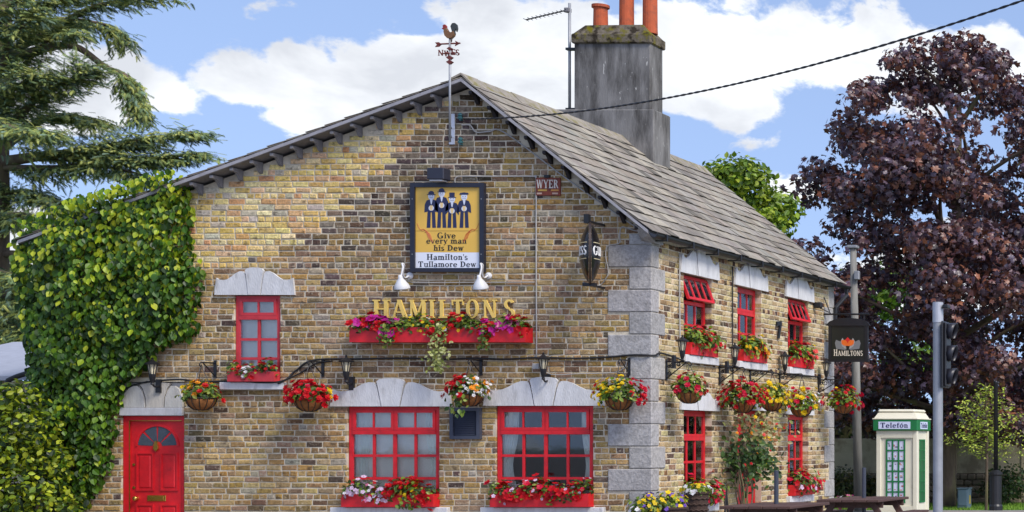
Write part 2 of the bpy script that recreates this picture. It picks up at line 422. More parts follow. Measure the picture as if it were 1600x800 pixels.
OPEN_F = [(fx(366), fx(436), fz(597), fz(462)), (fx(543), fx(684.5), fz(792), fz(635.5)), (fx(775), fx(925), fz(792), fz(634.5)), (fx(190), fx(286), 0.0, fz(598))]
WY = [(sy(1069), sy(1112)), (sy(1152.9), sy(1189.5)), (sy(1231.5), sy(1262.9))]
OPEN_S = [(a, b, 2.947, 4.21) for a, b in WY] + [(WY[0][0], WY[0][1], .6, 2.08), (WY[1][0], WY[1][1], 0.0, 2.12), (WY[2][0], WY[2][1], .6, 2.08)]
QH = .3333
Q_TOP = fz(382.5)
def q_long(z):      # is the quoin at height z long on the gable side
    return int(math.floor((Q_TOP - z) / QH)) % 2 == 0

def slab_wall(name, T, u0, u1, top, holes, d0=-.3, d1=-.009, breaks=()):
    mb = MB(); e = .012
    hs = [(a - e, b + e, c - e, d + e) for a, b, c, d in holes]
    us = sorted({u0, u1, *breaks, *[x for h in hs for x in h[:2] if u0 < x < u1]})
    for a, b in zip(us, us[1:]):
        m = (a + b) / 2
        zs = 0.0
        for h in sorted([h for h in hs if h[0] < m < h[1]], key=lambda h: h[2]):
            if h[2] > zs + .001: mb.prism([(a, zs), (b, zs), (b, h[2]), (a, h[2])], d0, d1, T)
            zs = h[3]
        mb.prism([(a, zs), (b, zs), (b, top(b)), (a, top(a))], d0, d1, T)
    return mb.build(name, M_MORTAR, pub)
wall_f = slab_wall('front_wall', FRONT, XL, -.002, wall_top, OPEN_F, breaks=(RX,))
wall_f['label'] = 'gable wall of weathered brown brick'
wall_s = slab_wall('side_wall', SIDE, .30, YB - .3, lambda u: 4.655, OPEN_S)
wall_s['label'] = 'long wall of pale yellow brick with dark headers'
mb = MB()
for a, b in ((XL, RX), (RX, -.002)):
    mb.prism([(a, 0), (b, 0), (b, wall_top(b)), (a, wall_top(a))], -YB, -YB + .29, FRONT)
mb.box((XL, .31, 0), (XL + .29, YB - .31, 4.4))
mb.build('back_wall', M_MORTAR, pub)
mb = MB()
mb.box((XL + .3, .31, 2.30), (-.31, YB - .3, 2.42)); mb.box((XL + .3, 3.6, .12), (-.31, 3.7, 2.29)); mb.box((XL + .3, 3.6, 2.43), (-.31, 3.7, 4.45))
mb.box((-4.6, .31, .12), (-4.5, 3.59, 2.29)); mb.box((XL + .3, .31, 4.46), (-.31, YB - .3, 4.52))
mb.build('inner_wall', M_ROOM, pub)

# ---- bricks
rb = random.Random(11)
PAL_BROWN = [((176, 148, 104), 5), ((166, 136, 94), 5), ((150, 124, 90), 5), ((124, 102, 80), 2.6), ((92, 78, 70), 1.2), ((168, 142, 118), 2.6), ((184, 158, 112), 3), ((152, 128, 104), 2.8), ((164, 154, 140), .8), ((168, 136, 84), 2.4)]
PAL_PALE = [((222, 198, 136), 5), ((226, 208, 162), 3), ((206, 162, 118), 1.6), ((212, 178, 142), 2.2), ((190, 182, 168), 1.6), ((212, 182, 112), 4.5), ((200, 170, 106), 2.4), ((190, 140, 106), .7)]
PAL_SIDE = [((196, 176, 138), 6), ((184, 162, 124), 5), ((172, 148, 110), 3.4), ((206, 190, 156), 3), ((148, 124, 98), 1.8), ((108, 88, 76), 1.1)]
PAL_SIDEH = [((188, 166, 128), 4), ((150, 118, 86), 2), ((104, 80, 66), 3), ((84, 66, 60), 1.5)]
PAL_GREY = [((140, 124, 112), 3), ((120, 106, 102), 3), ((152, 134, 116), 3), ((98, 84, 84), 2), ((158, 140, 120), 2)]
def pick(pal, r, k=.86, jj=1.0):
    w = r.random() * sum(b for _a, b in pal)
    for c, b in pal:
        w -= b
        if w <= 0: break
    j = r.uniform(-9, 9) * jj
    c = [max(18, min(245, x + j + r.uniform(-5, 5) * jj)) for x in c]
    return srgb(*c, k)
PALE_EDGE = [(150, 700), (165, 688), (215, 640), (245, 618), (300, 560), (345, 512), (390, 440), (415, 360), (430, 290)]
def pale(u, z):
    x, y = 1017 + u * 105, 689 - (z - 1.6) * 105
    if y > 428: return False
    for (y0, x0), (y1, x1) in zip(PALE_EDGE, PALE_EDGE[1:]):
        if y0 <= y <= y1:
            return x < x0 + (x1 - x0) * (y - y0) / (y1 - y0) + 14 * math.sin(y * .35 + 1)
    return y < 150 and x < 700
def brick_tpl(w, h, d, r, j=.0055):
    q = lambda: r.uniform(-j, j)
    c = .010
    out = [(-w / 2 + q(), -h / 2 + q()), (w / 2 + q(), -h / 2 + q()), (w / 2 + q(), h / 2 + q()), (-w / 2 + q(), h / 2 + q())]
    ins = [(u - math.copysign(c, u), z - math.copysign(c, z)) for u, z in out]
    k = r.uniform(-.0035, .0035)
    vs = [(u, z, k + q() * .5) for u, z in ins] + [(u, z, -.007) for u, z in out] + [(u, z, -d) for u, z in out]
    fs = [(0, 1, 2, 3)] + [(4 + i, 4 + (i + 1) % 4, (i + 1) % 4, i) for i in range(4)] + [(8 + i, 8 + (i + 1) % 4, 4 + (i + 1) % 4, 4 + i) for i in range(4)]
    return vs, fs
CH, CL, JT = .0861, .232, .0155
def lay_bricks(wall, T, u0, u1, top, holes, quoin, colour, zmin, seed, edge=()):
    r = random.Random(seed)
    items = []
    row = 0
    z = zmin
    zmax = max(top(u0), top(u1), top(max(u0, min(u1, RX))) if T is FRONT else 0)
    while z + CH < zmax + .02:
        zc = z + CH / 2
        header = row % 4 == 2
        unit = CL / 2 if header else CL
        off = (unit / 2 if row % 2 else 0) + r.uniform(-.03, .03)
        u = u0 - off
        lo, hi = quoin(zc, u0, u1)
        while u < hi:
            un = u + unit * r.uniform(.94, 1.06)
            if not header and r.random() < .06: un = u + CL / 2
            segs = [(max(u, lo), min(un, hi))]
            edgeflag = False
            for (a, b, c, d) in holes:
                if c - CH * .35 < zc < d + CH * .35:
                    ns = []
                    for s in segs:
                        if s[1] <= a or s[0] >= b: ns.append(s); continue
                        if s[0] < a: ns.append((s[0], a))
                        if s[1] > b: ns.append((b, s[1]))
                    segs = ns
            for s in segs:
                w = s[1] - s[0]
                if w < .045: continue
                uc = (s[0] + s[1]) / 2
                if top(s[0]) < z + CH * .9 or top(s[1]) < z + CH * .9: continue
                near = any((abs(s[0] - b) < .02 or abs(s[1] - a) < .02) and c - .05 < zc < d + .05 for a, b, c, d in holes)
                items.append((uc, zc, w - JT * r.uniform(.7, 1.3), CH - JT * r.uniform(.75, 1.25), near, header, colour(uc, zc, header, r)))
            u = un
        z += CH; row += 1
    # the 300 whole stretchers that show largest become parts of their own; the rest is one mass
    full = [i for i, it in enumerate(items) if it[2] > .2 and not it[4] and it[1] > .55 and not (T is FRONT and it[0] < -7.0)]
    cpos = Vector((CX, CY, CZ))
    full.sort(key=lambda i: (Vector(T(items[i][0], items[i][1], 0)) - cpos).length)
    chosen = set(full[:300])
    rest = MB(); shared = []
    for i, it in enumerate(items):
        uc, zc, w, h, near, header, col = it
        if i in chosen:
            if len(shared) < 60:
                t = brick_tpl(w, h, .05, r)
                m = MB(); m.raw([T(*p) for p in t[0]], t[1], col)
                shared.append(m.mesh('brick', M_BRICK))
            me = shared[r.randrange(len(shared))] if len(shared) >= 60 else shared[-1]
            piece('brick', me, Matrix.Translation(Vector(T(uc, zc, 0))), wall)
        else:
            t = brick_tpl(w, h, .2 if near else .05, r)
            rest.raw([T(p[0] + uc, p[1] + zc, p[2]) for p in t[0]], t[1], col)
    rest.build('bricks', M_BRICK, wall, kind='stuff')
def stain(u, z, s):
    return 1 + .30 * noise.noise(Vector((u * .8, z * 1.1, s))) + .18 * noise.noise(Vector((u * 2.3, z * 2.6, s + 9)))
DRIP = [(fx(347), fx(447), fz(609)), (fx(553), fx(825), fz(540)), (fx(645), fx(760), fz(427)), (fx(520), fx(703), fz(592)), (fx(755), fx(946), fz(592))]
def drip(u, z):
    k = 1.0
    for i, (a, b, zt) in enumerate(DRIP):
        if a - .1 < u < b + .1 and zt - .9 < z < zt + (.25 if i > 2 else 0):
            k *= 1 - .3 * max(0, 1 - abs(zt - z) / .9) * max(0, .35 + noise.noise(Vector((u * 5, i * 3.3, 1))))
    return k
def col_front(u, z, header, r):
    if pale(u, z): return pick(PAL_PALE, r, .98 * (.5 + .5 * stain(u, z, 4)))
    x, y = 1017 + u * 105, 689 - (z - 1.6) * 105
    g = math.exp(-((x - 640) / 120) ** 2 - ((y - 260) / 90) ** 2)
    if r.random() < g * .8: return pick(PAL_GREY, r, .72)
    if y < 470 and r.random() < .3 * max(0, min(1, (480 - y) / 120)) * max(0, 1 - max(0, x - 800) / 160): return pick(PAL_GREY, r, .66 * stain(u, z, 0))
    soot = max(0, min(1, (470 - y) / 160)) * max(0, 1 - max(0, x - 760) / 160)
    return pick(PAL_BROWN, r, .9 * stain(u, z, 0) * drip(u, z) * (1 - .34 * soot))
def col_side(u, z, header, r):
    return pick(PAL_SIDEH if header else PAL_SIDE, r, .92 * (.4 + .6 * stain(u, z, 20)))
def q_front(z, u0, u1):
    if z > Q_TOP + .165: return u0, u1
    if z > Q_TOP: return u0, fx(983)
    return u0, (fx(950) if q_long(z) else fx(983))
def q_side(z, u0, u1):
    if z > Q_TOP: return u0 + .05, u1 - .05
    return (.233 if q_long(z) else .45), YB - (.25 if q_long(z) else .5)
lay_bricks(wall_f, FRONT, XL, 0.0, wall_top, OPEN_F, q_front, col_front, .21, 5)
lay_bricks(wall_s, SIDE, 0.0, YB, lambda u: 4.66, OPEN_S, q_side, col_side, .21, 6)

# ---- corner stones
rq = random.Random(3)
def chip(mb, a, b, col, c):
    mb.box(a, b, col, ch=c)
z = Q_TOP
i = 0
mb = MB(); chip(mb, (fx(983), -.012, Q_TOP + .003), (.012, .3, Q_TOP + .16), (1, 1, 1), .01); mb.build('quoin', M_STONE, pub)
mb = MB(); chip(mb, (-.3, YB - .3, Q_TOP + .003), (.012, YB + .012, Q_TOP + .16), (1, 1, 1), .01); mb.build('quoin', M_STONE, pub)
while z > .15:
    lg = i % 2 == 0
    k = rq.uniform(.86, 1.1); c = (k, k * rq.uniform(.98, 1.0), k * rq.uniform(.97, 1.02))
    mb = MB(); chip(mb, (fx(950) if lg else fx(983), -.012 - rq.uniform(0, .006), z - QH + .004), (.012 + rq.uniform(0, .005), .233 if lg else .45, z - .004), c, .012)
    mb.build('quoin', M_STONE, pub)
    k = rq.uniform(.9, 1.12)
    mb = MB(); chip(mb, (-.5 if lg else -.3, YB - (.25 if lg else .5), z - QH + .004), (.012 + rq.uniform(0, .005), YB + .012, z - .004), (k, k, k), .012)
    mb.build('quoin', M_STONE, pub)
    z -= QH; i += 1

# ---- roof
mb = MB()
def slope_slab(mb, xa, xb, t0, t1, y0, y1):
    a, b = (xa, xb) if xa < xb else (xb, xa)
    za, zb = roof_top(a), roof_top(b)
    mb.hexa([(a, y0, za - t1), (b, y0, zb - t1), (b, y1, zb - t1), (a, y1, za - t1), (a, y0, za - t0), (b, y0, zb - t0), (b, y1, zb - t0), (a, y1, za - t0)])
slope_slab(mb, RX, EAVE_R - .05, .03, .085, Y_F + .02, Y_R - .02)
slope_slab(mb, EAVE_L + .05, RX, .03, .085, Y_F + .02, Y_R - .02)
roof = mb.build('roof', M_WOODG, pub)
rs = random.Random(21)
aR = math.atan(SLR); aL = math.atan(SLL)
def slate_tpl(w, ln, r):
    q = lambda a: r.uniform(-a, a)
    t = .008
    x0, x1 = -w / 2 + .002, w / 2 - .002
    tl = [(x0, ln + q(.012)), (x1, ln + q(.012))]
    if r.random() < .16: tl[r.randrange(2)] = (tl[0][0] if r.random() < .5 else tl[1][0], ln - r.uniform(.02, .05)) if False else tl[0]
    lift = .032 + q(.006)
    P0 = [(x0, 0, 0), (x1, 0, 0), (x1, ln + q(.014), lift), (x0, ln + q(.014), lift + q(.004))]
    vs = P0 + [(x, y, z + t) for x, y, z in P0]
    return vs, [(0, 1, 2, 3), (7, 6, 5, 4), (1, 0, 4, 5), (2, 1, 5, 6), (3, 2, 6, 7), (0, 3, 7, 4)]
SL_PAL = [((150, 145, 139), 5), ((143, 137, 131), 5), ((158, 152, 144), 3), ((132, 126, 120), 2.4), ((165, 158, 148), 1.6), ((148, 139, 130), 2), ((116, 110, 105), .6)]
def slates(side, exposure, w, n_single):
    ang = aR if side > 0 else aL
    x_e = EAVE_R if side > 0 else EAVE_L
    total = abs(x_e - RX) / math.cos(ang)
    dn = Vector((side * math.cos(ang), 0, -math.sin(ang))); al = Vector((0, 1, 0)); nm = Vector((side * math.sin(ang), 0, math.cos(ang)))
    ridge = Vector((RX, 0, RZ - .028))
    n = int(round(total / exposure)); ex = total / n
    ln = ex * 1.85
    lst = []
    for k in range(n):
        tail = total - k * ex
        head = max(0.0, tail - ln)
        y = Y_F - (w / 2 if k % 2 else 0)
        while y < Y_R:
            a, b = max(y, Y_F), min(y + w * rs.uniform(.97, 1.03), Y_R)
            if b - a > .05: lst.append((a, b, head, tail))
            y = b if b > y else y + w
    meshes = {}
    rest = MB()
    cnt = 0
    full = []
    for s in lst:
        a, b, head, tail = s
        M = Matrix.Translation(ridge + al * ((a + b) / 2) + dn * head + nm * rs.uniform(0, .003))
        M = M @ Matrix((( al.x, dn.x, nm.x, 0), (al.y, dn.y, nm.y, 0), (al.z, dn.z, nm.z, 0), (0, 0, 0, 1)))
        M = M @ Matrix.Rotation(rs.uniform(-.012, .012), 4, 'Z')
        full.append((M, b - a, tail - head))
    if n_single:
        order = sorted(range(len(full)), key=lambda i: (-(full[i][1] > w * .9 and full[i][2] > ln * .95), (full[i][0].translation - Vector((CX, CY, CZ))).length))
        single = set(order[:n_single])
    else: single = set()
    pool = []
    for i, (M, ww, l2) in enumerate(full):
        c = pick(SL_PAL, rs, .9 * rs.uniform(.84, 1.1), .35)
        if i in single:
            if len(pool) < 40:
                t = slate_tpl(w, ln, rs); m = MB(); m.raw(t[0], t[1], c); pool.append(m.mesh('slate', M_SLATE))
            piece('slate', pool[rs.randrange(len(pool))], M, roof)
        else:
            rest.add(slate_tpl(ww, l2, rs), M, c)
    rest.build('slates', M_SLATE, roof, kind='stuff')
slates(1, .262, .30, 300)
slates(-1, .30, .36, 0)
# ridge tiles
y = Y_F - .01
while y < Y_R:
    y1 = min(y + .46, Y_R + .01)
    mb = MB(); h = rs.uniform(0, .012); k = rs.uniform(.85, 1.15)
    for sd, sl in ((1, SLR), (-1, SLL)):
        e = .17
        za = RZ + .038 + h; zb = RZ + .012 + h - sl * e
        x0, x1 = (RX, RX + e) if sd > 0 else (RX - e, RX)
        z0, z1 = (za, zb) if sd > 0 else (zb, za)
        mb.hexa([(x0, y + .004, z0 - .03), (x1, y + .004, z1 - .03), (x1, y1 - .004, z1 - .03), (x0, y1 - .004, z0 - .03),
                 (x0, y + .004, z0), (x1, y + .004, z1), (x1, y1 - .004, z1), (x0, y1 - .004, z0)], (k, k, k))
    mb.build('ridge_tile', M_RIDGE, roof)
    y = y1
# verge boards under the slates, front
mb = MB()
for xa, xb in ((RX, EAVE_R - .06), (EAVE_L + .06, RX)):
    za, zb = roof_top(xa) - .035, roof_top(xb) - .035
    mb.hexa([(xa, Y_F - .005, za - .047), (xb, Y_F - .005, zb - .047), (xb, Y_F + .03, zb - .047), (xa, Y_F + .03, za - .047),
             (xa, Y_F - .005, za), (xb, Y_F - .005, zb), (xb, Y_F + .03, zb), (xa, Y_F + .03, za)])
mb.build('verge_board', mat('pale_timber', srgb(150, 148, 152), rough=.8, vary=.2, scale=10), pub)
br_prof = [(.0, 0), (.22, 0), (.225, -.04), (.18, -.055), (.13, -.05), (.085, -.09), (.04, -.15), (0, -.165)]
def bracket_at(X, m):
    zt = roof_top(X + .03) - .092 if X >= RX else roof_top(X - .03) - .092
    mb = MB()
    mb.prism(br_prof, X - .024, X + .024, lambda a, z, d, zt=zt: (d, -a, zt + z))
    mb.build('verge_bracket', m, pub)
for i in range(21): bracket_at(fx(688) - i * .296, M_WOODG)
for i in range(10): bracket_at(RX + .12 + i * .272, M_DARKW)
# gutter, fascia, downpipe
mb = MB()
gx, gz = EAVE_R + .045, roof_top(EAVE_R) - .045
prof = [(.062 * math.cos(a), .062 * math.sin(a)) for a in np.linspace(math.pi, 2 * math.pi, 9)] + [(.052 * math.cos(a), .052 * math.sin(a)) for a in np.linspace(2 * math.pi, math.pi, 9)]
mb.prism([(gx + u, gz + z) for u, z in prof], -Y_R, -(Y_F - .03), lambda u, z, d: (u, -d, z))
gut = mb.build('gutter', M_IRON, pub)
for yy in np.arange(0.0, 8.2, .92):
    mb = MB(); mb.box((.02, yy - .015, gz - .085), (gx + .075, yy + .015, gz - .066)); mb.box((gx + .066, yy - .018, gz - .08), (gx + .08, yy + .018, gz + .02))
    mb.build('gutter_bracket', M_IRON, gut)
mb = MB(); mb.tube([(gx, Y_R - .1, gz - .03), (gx, Y_R - .1, gz - .18), (.06, YB - .05, gz - .45), (.06, YB - .05, gz - .75), (-.35, YB + .12, gz - 1.0), (-.35, YB + .12, .1)], .036, 10)
mb.build('downpipe', M_IRON, pub)
mb = MB()
for s in (0,):
    mb.hexa([(EAVE_R - .26, -.02, 4.58), (EAVE_R - .05, -.02, 4.54), (EAVE_R - .05, .25, 4.54), (EAVE_R - .26, .25, 4.58), (EAVE_R - .26, -.24, 4.80), (EAVE_R - .05, -.24, 4.66), (EAVE_R - .05, .25, 4.66), (EAVE_R - .26, .25, 4.80)])
mb.build('kneeler_stone', M_STONE, pub)

# ---- chimney
CY0 = 4.83
def cxp(x): return CX + (x - 2206) / 88.0
def czp(y): return CZ - (y - 689) / 88.0
mb = MB()
mb.box((cxp(861), CY0 - .03, 5.9), (cxp(1023), CY0 + .64, czp(171)), ch=.02)
mb.box((cxp(897), CY0, czp(171) - .02), (cxp(1016), CY0 + .5, czp(66)), ch=.015)
chim = mb.build('chimney', M_CEMENT, pub)
mb = MB()
x0, x1, y0, y1 = cxp(894), cxp(1016) + .03, CY0 - .05, CY0 + .56
mb.box((x0, y0, czp(68)), (x1, y1, czp(53)), ch=.02)
e = .12
mb.hexa([(x0 + .02, y0 + .02, czp(53) - .01), (x1 - .02, y0 + .02, czp(53) - .01), (x1 - .02, y1 - .02, czp(53) - .01), (x0 + .02, y1 - .02, czp(53) - .01),
         (x0 + .2, y0 + e, czp(38)), (x1 - .2, y0 + e, czp(37)), (x1 - .2, y1 - e, czp(37)), (x0 + .2, y1 - e, czp(38))])
mb.build('chimney_cap', M_MOSS, chim)
for px, top in ((927, 2), (968, -60), (1005, -70)):
    mb = MB(); c = Vector((cxp(px), CY0 + .27, czp(42)))
    h = czp(top) - c.z
    mb.lathe([(.13, -.06), (.125, .02), (.118, h * .8), (.12, h - .06), (.15, h - .05), (.15, h), (.11, h), (.1, h - .15)], c, 18)
    mb.build('chimney_pot', M_TERRA, chim, smooth=False)

# ---- stone window heads
def arch_head(T, uc, z0, w, h, parent, m=M_PALE, d=.035, tall=1.0, col=(1, 1, 1), d0=.001):
    k = [(-.072, 0), (.072, 0), (.104, .72), (.114, .88), (.095, .955), (.05, .99), (0, 1.0), (-.05, .99), (-.095, .955), (-.114, .88), (-.104, .72)]
    if tall > 1.2:
        wing = [(.08, 0), (.5, 0), (.478, .58), (.455, .66), (.43, .57), (.38, .52), (.31, .60), (.255, .76), (.2, .86), (.15, .84), (.125, .76), (.112, .62)]
    else:
        wing = [(.08, 0), (.5, 0), (.478, .62), (.452, .56), (.40, .53), (.345, .56), (.29, .66), (.235, .79), (.18, .86), (.14, .85), (.122, .76), (.11, .6)]
    mb = MB(); mb.prism([(uc + a * w, z0 + b * h) for a, b in k], d0, d + .008, T, col); mb.build('keystone', m, parent)
    for s in (1, -1):
        mb = MB(); mb.prism([(uc + s * a * w, z0 + b * h) for a, b in wing], d0, d, T, col); mb.build('lintel_stone', m, parent)

# ---- windows
def window(T, u0, u1, z0, z1, rec, cols, zsplit, top_groups, m, sill=None, head=None, open_deg=0, top_cols=None):
    """frame mesh with panes, opening sashes, sill and stone head as its children; zsplit: heights of the bars, the last is the transom"""
    fr = MB(); D0, D1 = -rec - .055, -rec
    j = .055
    fr.box((u0, z0, D0), (u0 + j, z1, D1), T=T); fr.box((u1 - j, z0, D0), (u1, z1, D1), T=T)
    fr.box((u0 + j, z0, D0), (u1 - j, z0 + .07, D1 - .002), T=T); fr.box((u0 + j, z1 - .045, D0), (u1 - j, z1, D1 - .002), T=T)
    zt = zsplit[-1]
    fr.box((u0 + j, zt - .03, D0), (u1 - j, zt + .03, D1 + .012), T=T)
    a, b = u0 + j, u1 - j
    cw = (b - a) / cols
    bw = .019
    for i in range(1, cols):
        k = bw * (1.35 if (cols == 4 and i == 2) else 1)
        fr.box((a + i * cw - k, z0 + .07, D1 - .032), (a + i * cw + k, zt - .03, D1 - .006), T=T)
    zs = [z0 + .07] + list(zsplit[:-1]) + [zt - .03]
    for q in zsplit[:-1]:
        fr.box((a, q - bw, D1 - .032), (b, q + bw, D1 - .009), T=T)
    win = fr.build('window', m, pub)
    def pane(T2, p0, p1, q0, q1, d, par, gm=None):
        mb = MB(); mb.box((p0, q0, d - .004), (p1, q1, d), T=T2); mb.build('pane', gm or M_GLASS, par)
    for i in range(cols):
        for q0, q1 in zip(zs, zs[1:]):
            pane(T, a + i * cw + .004, a + (i + 1) * cw - .004, q0 + .003, q1 - .003, D1 - .02, win)
    n = top_groups
    gw = (b - a) / n
    tcols = top_cols or cols // n
    for gi in range(n):
        p0, p1 = a + gi * gw + .003, a + (gi + 1) * gw - .003
        q0, q1 = zt + .032, z1 - .047
        if open_deg:
            p0 -= .03; p1 += .03; q0 -= .02; q1 += .02
            an = R(open_deg); zh = q1
            T2 = lambda u, z, d, an=an, zh=zh: T(u, zh + (z - zh) * math.cos(an) + (d - D1) * math.sin(an), D1 + .03 - (z - zh) * math.sin(an) + (d - D1) * math.cos(an))
        else:
            T2 = T
        sb = MB(); st = .042
        sb.box((p0, q0, D0 + .03), (p0 + st, q1, D1 + .014), T=T2); sb.box((p1 - st, q0, D0 + .03), (p1, q1, D1 + .014), T=T2)
        sb.box((p0 + st, q0, D0 + .03), (p1 - st, q0 + st, D1 + .012), T=T2); sb.box((p0 + st, q1 - st, D0 + .03), (p1 - st, q1, D1 + .012), T=T2)
        w2 = (p1 - p0 - 2 * st) / tcols
        for i in range(1, tcols):
            sb.box((p0 + st + i * w2 - .012, q0 + st, D1 - .014), (p0 + st + i * w2 + .012, q1 - st, D1 + .008), T=T2)
        sash = sb.build('sash', m, win)
        for i in range(tcols):
            pane(T2, p0 + st + i * w2 + .003, p0 + st + (i + 1) * w2 - .003, q0 + st - .004, q1 - st + .004, D1 - .002, sash, M_SASHG if open_deg else None)
    if sill:
        mb = MB(); mb.box((sill[0], sill[2], -rec - .08), (sill[1], sill[3], sill[4]), T=T, ch=.008); mb.build('sill', M_PALE, win)
    if head:
        arch_head(T, head[0], head[1], head[2], head[3], win, tall=head[4])
    return win
f = OPEN_F
w1 = window(FRONT, *f[0], .035, 2, [fz(560), fz(530), fz(496)], 1, M_REDW, (fx(347), fx(447), fz(609), fz(597.5), .07), (fx(399.5), fz(461), 125 / 105., 43 / 105., 1.0))
w2 = window(FRONT, *f[1], .035, 4, [fz(747.5), fz(712), fz(675.5)], 2, M_RED, (fx(520), fx(703), fz(815), fz(792.5), .08), (fx(612), fz(635), 190 / 105., 44 / 105., 1.0))
w3 = window(FRONT, *f[2], .035, 4, [fz(747.5), fz(712), fz(675.5)], 2, M_RED, (fx(754), fx(946), fz(815), fz(792.5), .08), (fx(851), fz(634), 190 / 105., 45 / 105., 1.0))
ws = []
for k, o in enumerate(OPEN_S):
    if k == 4: continue
    up = k < 3
    zz = o[3] - o[2]
    spl = [o[2] + .07 + .33 * zz, o[2] + zz * .66] if up else [o[2] + zz * .19, o[2] + zz * .45, o[2] + zz * .70]
    win = window(SIDE, *o, .11, 3, spl, 1, M_RED, (o[0] - .09, o[1] + .12, o[2] - .125, o[2] - .003, .07),
                 ((o[0] + o[1]) / 2 + .02, o[3] + .004, (o[1] - o[0]) + .42, .44 if up else .34, 1.3), open_deg=20 if k in (0, 2) else 0, top_cols=4 if k in (0, 2) else 3)
    ws.append(win)

# ---- street door in the gable
def door_front():
    T = FRONT
    u0, u1, zt = fx(190), fx(286), fz(650)
    fr = MB(); D1 = -.03
    fr.box((u0, .11, -.12), (fx(199), zt, D1), T=T); fr.box((fx(282), .11, -.12), (u1, zt, D1), T=T); fr.box((fx(199), fz(657), -.12), (fx(282), zt, D1 - .002), T=T)
    door = fr.build('door', M_RED, pub)
    lf = MB()
    d = -.055
    lf.box((fx(199.6), .12, -.1), (fx(281.4), fz(657.6), d), T=T)
    def moulding(a, b, c, e):
        for (p, q, r_, s) in ((a, b, c, c + .022), (a, b, e - .022, e), (a, a + .022, c + .022, e - .022), (b - .022, b, c + .022, e - .022)):
            lf.box((p, r_, d - .01), (q, s, d + .016), T=T)
        lf.box((a + .05, c + .05, d - .01), (b - .05, e - .05, d + .012), T=T, ch=.008)
    for a, b in ((208.5, 236), (246.5, 274)):
        moulding(fx(a), fx(b), fz(767), fz(707)); moulding(fx(a), fx(b), fz(845), fz(788))
    # fan light bars
    cu, cz = fx(241.5), fz(697)
    def sector(a0, a1, r0, r1):
        pts = [(cu + r1 * math.cos(R(a)), cz + r1 * math.sin(R(a))) for a in np.linspace(a0, a1, 9)] + [(cu + r0 * math.cos(R(a)), cz + r0 * math.sin(R(a))) for a in np.linspace(a1, a0, 5)]
        return pts
    for a in np.linspace(0, 170, 18):
        lf.prism([(cu + r_ * math.cos(R(t)), cz + r_ * math.sin(R(t))) for r_, t in ((.325, a), (.325, a + 10), (.295, a + 10), (.295, a))], d - .01, d + .014, T)
    leaf = lf.build('door_leaf', M_RED, door)
    for a0, a1 in ((3, 42), (49, 87), (93, 131), (138, 177)):
        mb = MB(); mb.prism(sector(a0, a1, .07, .29), d - .005, d + .004, T, srgb(70, 78, 88)); mb.build('fanlight_pane', M_LAMPD, leaf)
    mb = MB(); mb.lathe([(.028, 0), (.03, .01), (.018, .02), (.034, .035), (.036, .055), (.02, .07), (.0, .072)], T(fx(209.7), fz(779), d), 14, M=Matrix.Rotation(R(90), 3, 'X'))
    mb.build('door_knob', M_BRASS, door, smooth=True)
    mb = MB(); mb.box((fx(226), fz(783.5), d), (fx(255), fz(774), d + .012), T=T, ch=.004); mb.box((fx(229), fz(781.5), d + .012), (fx(252), fz(776), d + .018), T=T, ch=.003)
    mb.build('letter_plate', M_BRASS, door)
    mb = MB(); mb.prism([(fx(240.5) + a, fz(698) + b) for a, b in ((0, -.07), (.035, -.03), (.03, .02), (.012, .085), (-.012, .085), (-.03, .02), (-.035, -.03))], d, d + .03, T)
    mb.build('door_knocker', M_BRASS, door)
    for y in (726, 762):
        mb = MB(); mb.lathe([(.02, 0), (.02, .012), (.0, .014)], T(fx(205), fz(y), d), 12, M=Matrix.Rotation(R(90), 3, 'X')); mb.build('door_lock', M_BRASS, door)
    mb = MB()
    for a, b, c, e in ((fx(199), fx(200.2), .12, fz(657)), (fx(200.2), fx(281), fz(657.8), fz(656.8))): mb.box((a, c, D1 - .004), (b, e, D1 + .003), T=T)
    mb.build('weather_strip', M_BRASS, door)
    c = (.80, .77, .70)
    mb = MB(); mb.box((fx(188), fz(649.5), -.15), (fx(286), fz(637), .03), T=T, col=(.8, .8, .82), ch=.006); mb.build('lintel', M_PALE, door)
    # plaster tympanum with three carved lobes
    def blk(poly, dd, col):
        mb = MB(); mb.prism([(fx(x), fz(y)) for x, y in poly], -.03, dd, T, col); mb.build('lintel_stone', M_PALE, door)
    blk([(192, 636.5), (227, 636.5), (226, 624), (222, 610), (216, 603), (209, 603), (200, 609), (192, 619)], .02, c)
    blk([(229, 636.5), (256, 636.5), (257, 622), (261, 608), (266, 599), (250, 597), (232, 597), (218, 599), (224, 608), (228, 622)], .012, (.78, .72, .62))
    blk([(258, 636.5), (286, 636.5), (286, 622), (280, 608), (274, 603), (268, 603), (263, 610), (259, 622)], .02, c)
    mb = MB(); mb.box((fx(186), fz(636), -.2), (fx(287), fz(598), -.035), T=T, col=(.7, .66, .6)); mb.build('lintel', M_PALE, door)
M_LAMPD = mat('dark_glass', rough=.12, vary=.2, scale=30, bump=.3, bscale=80)
door_front()
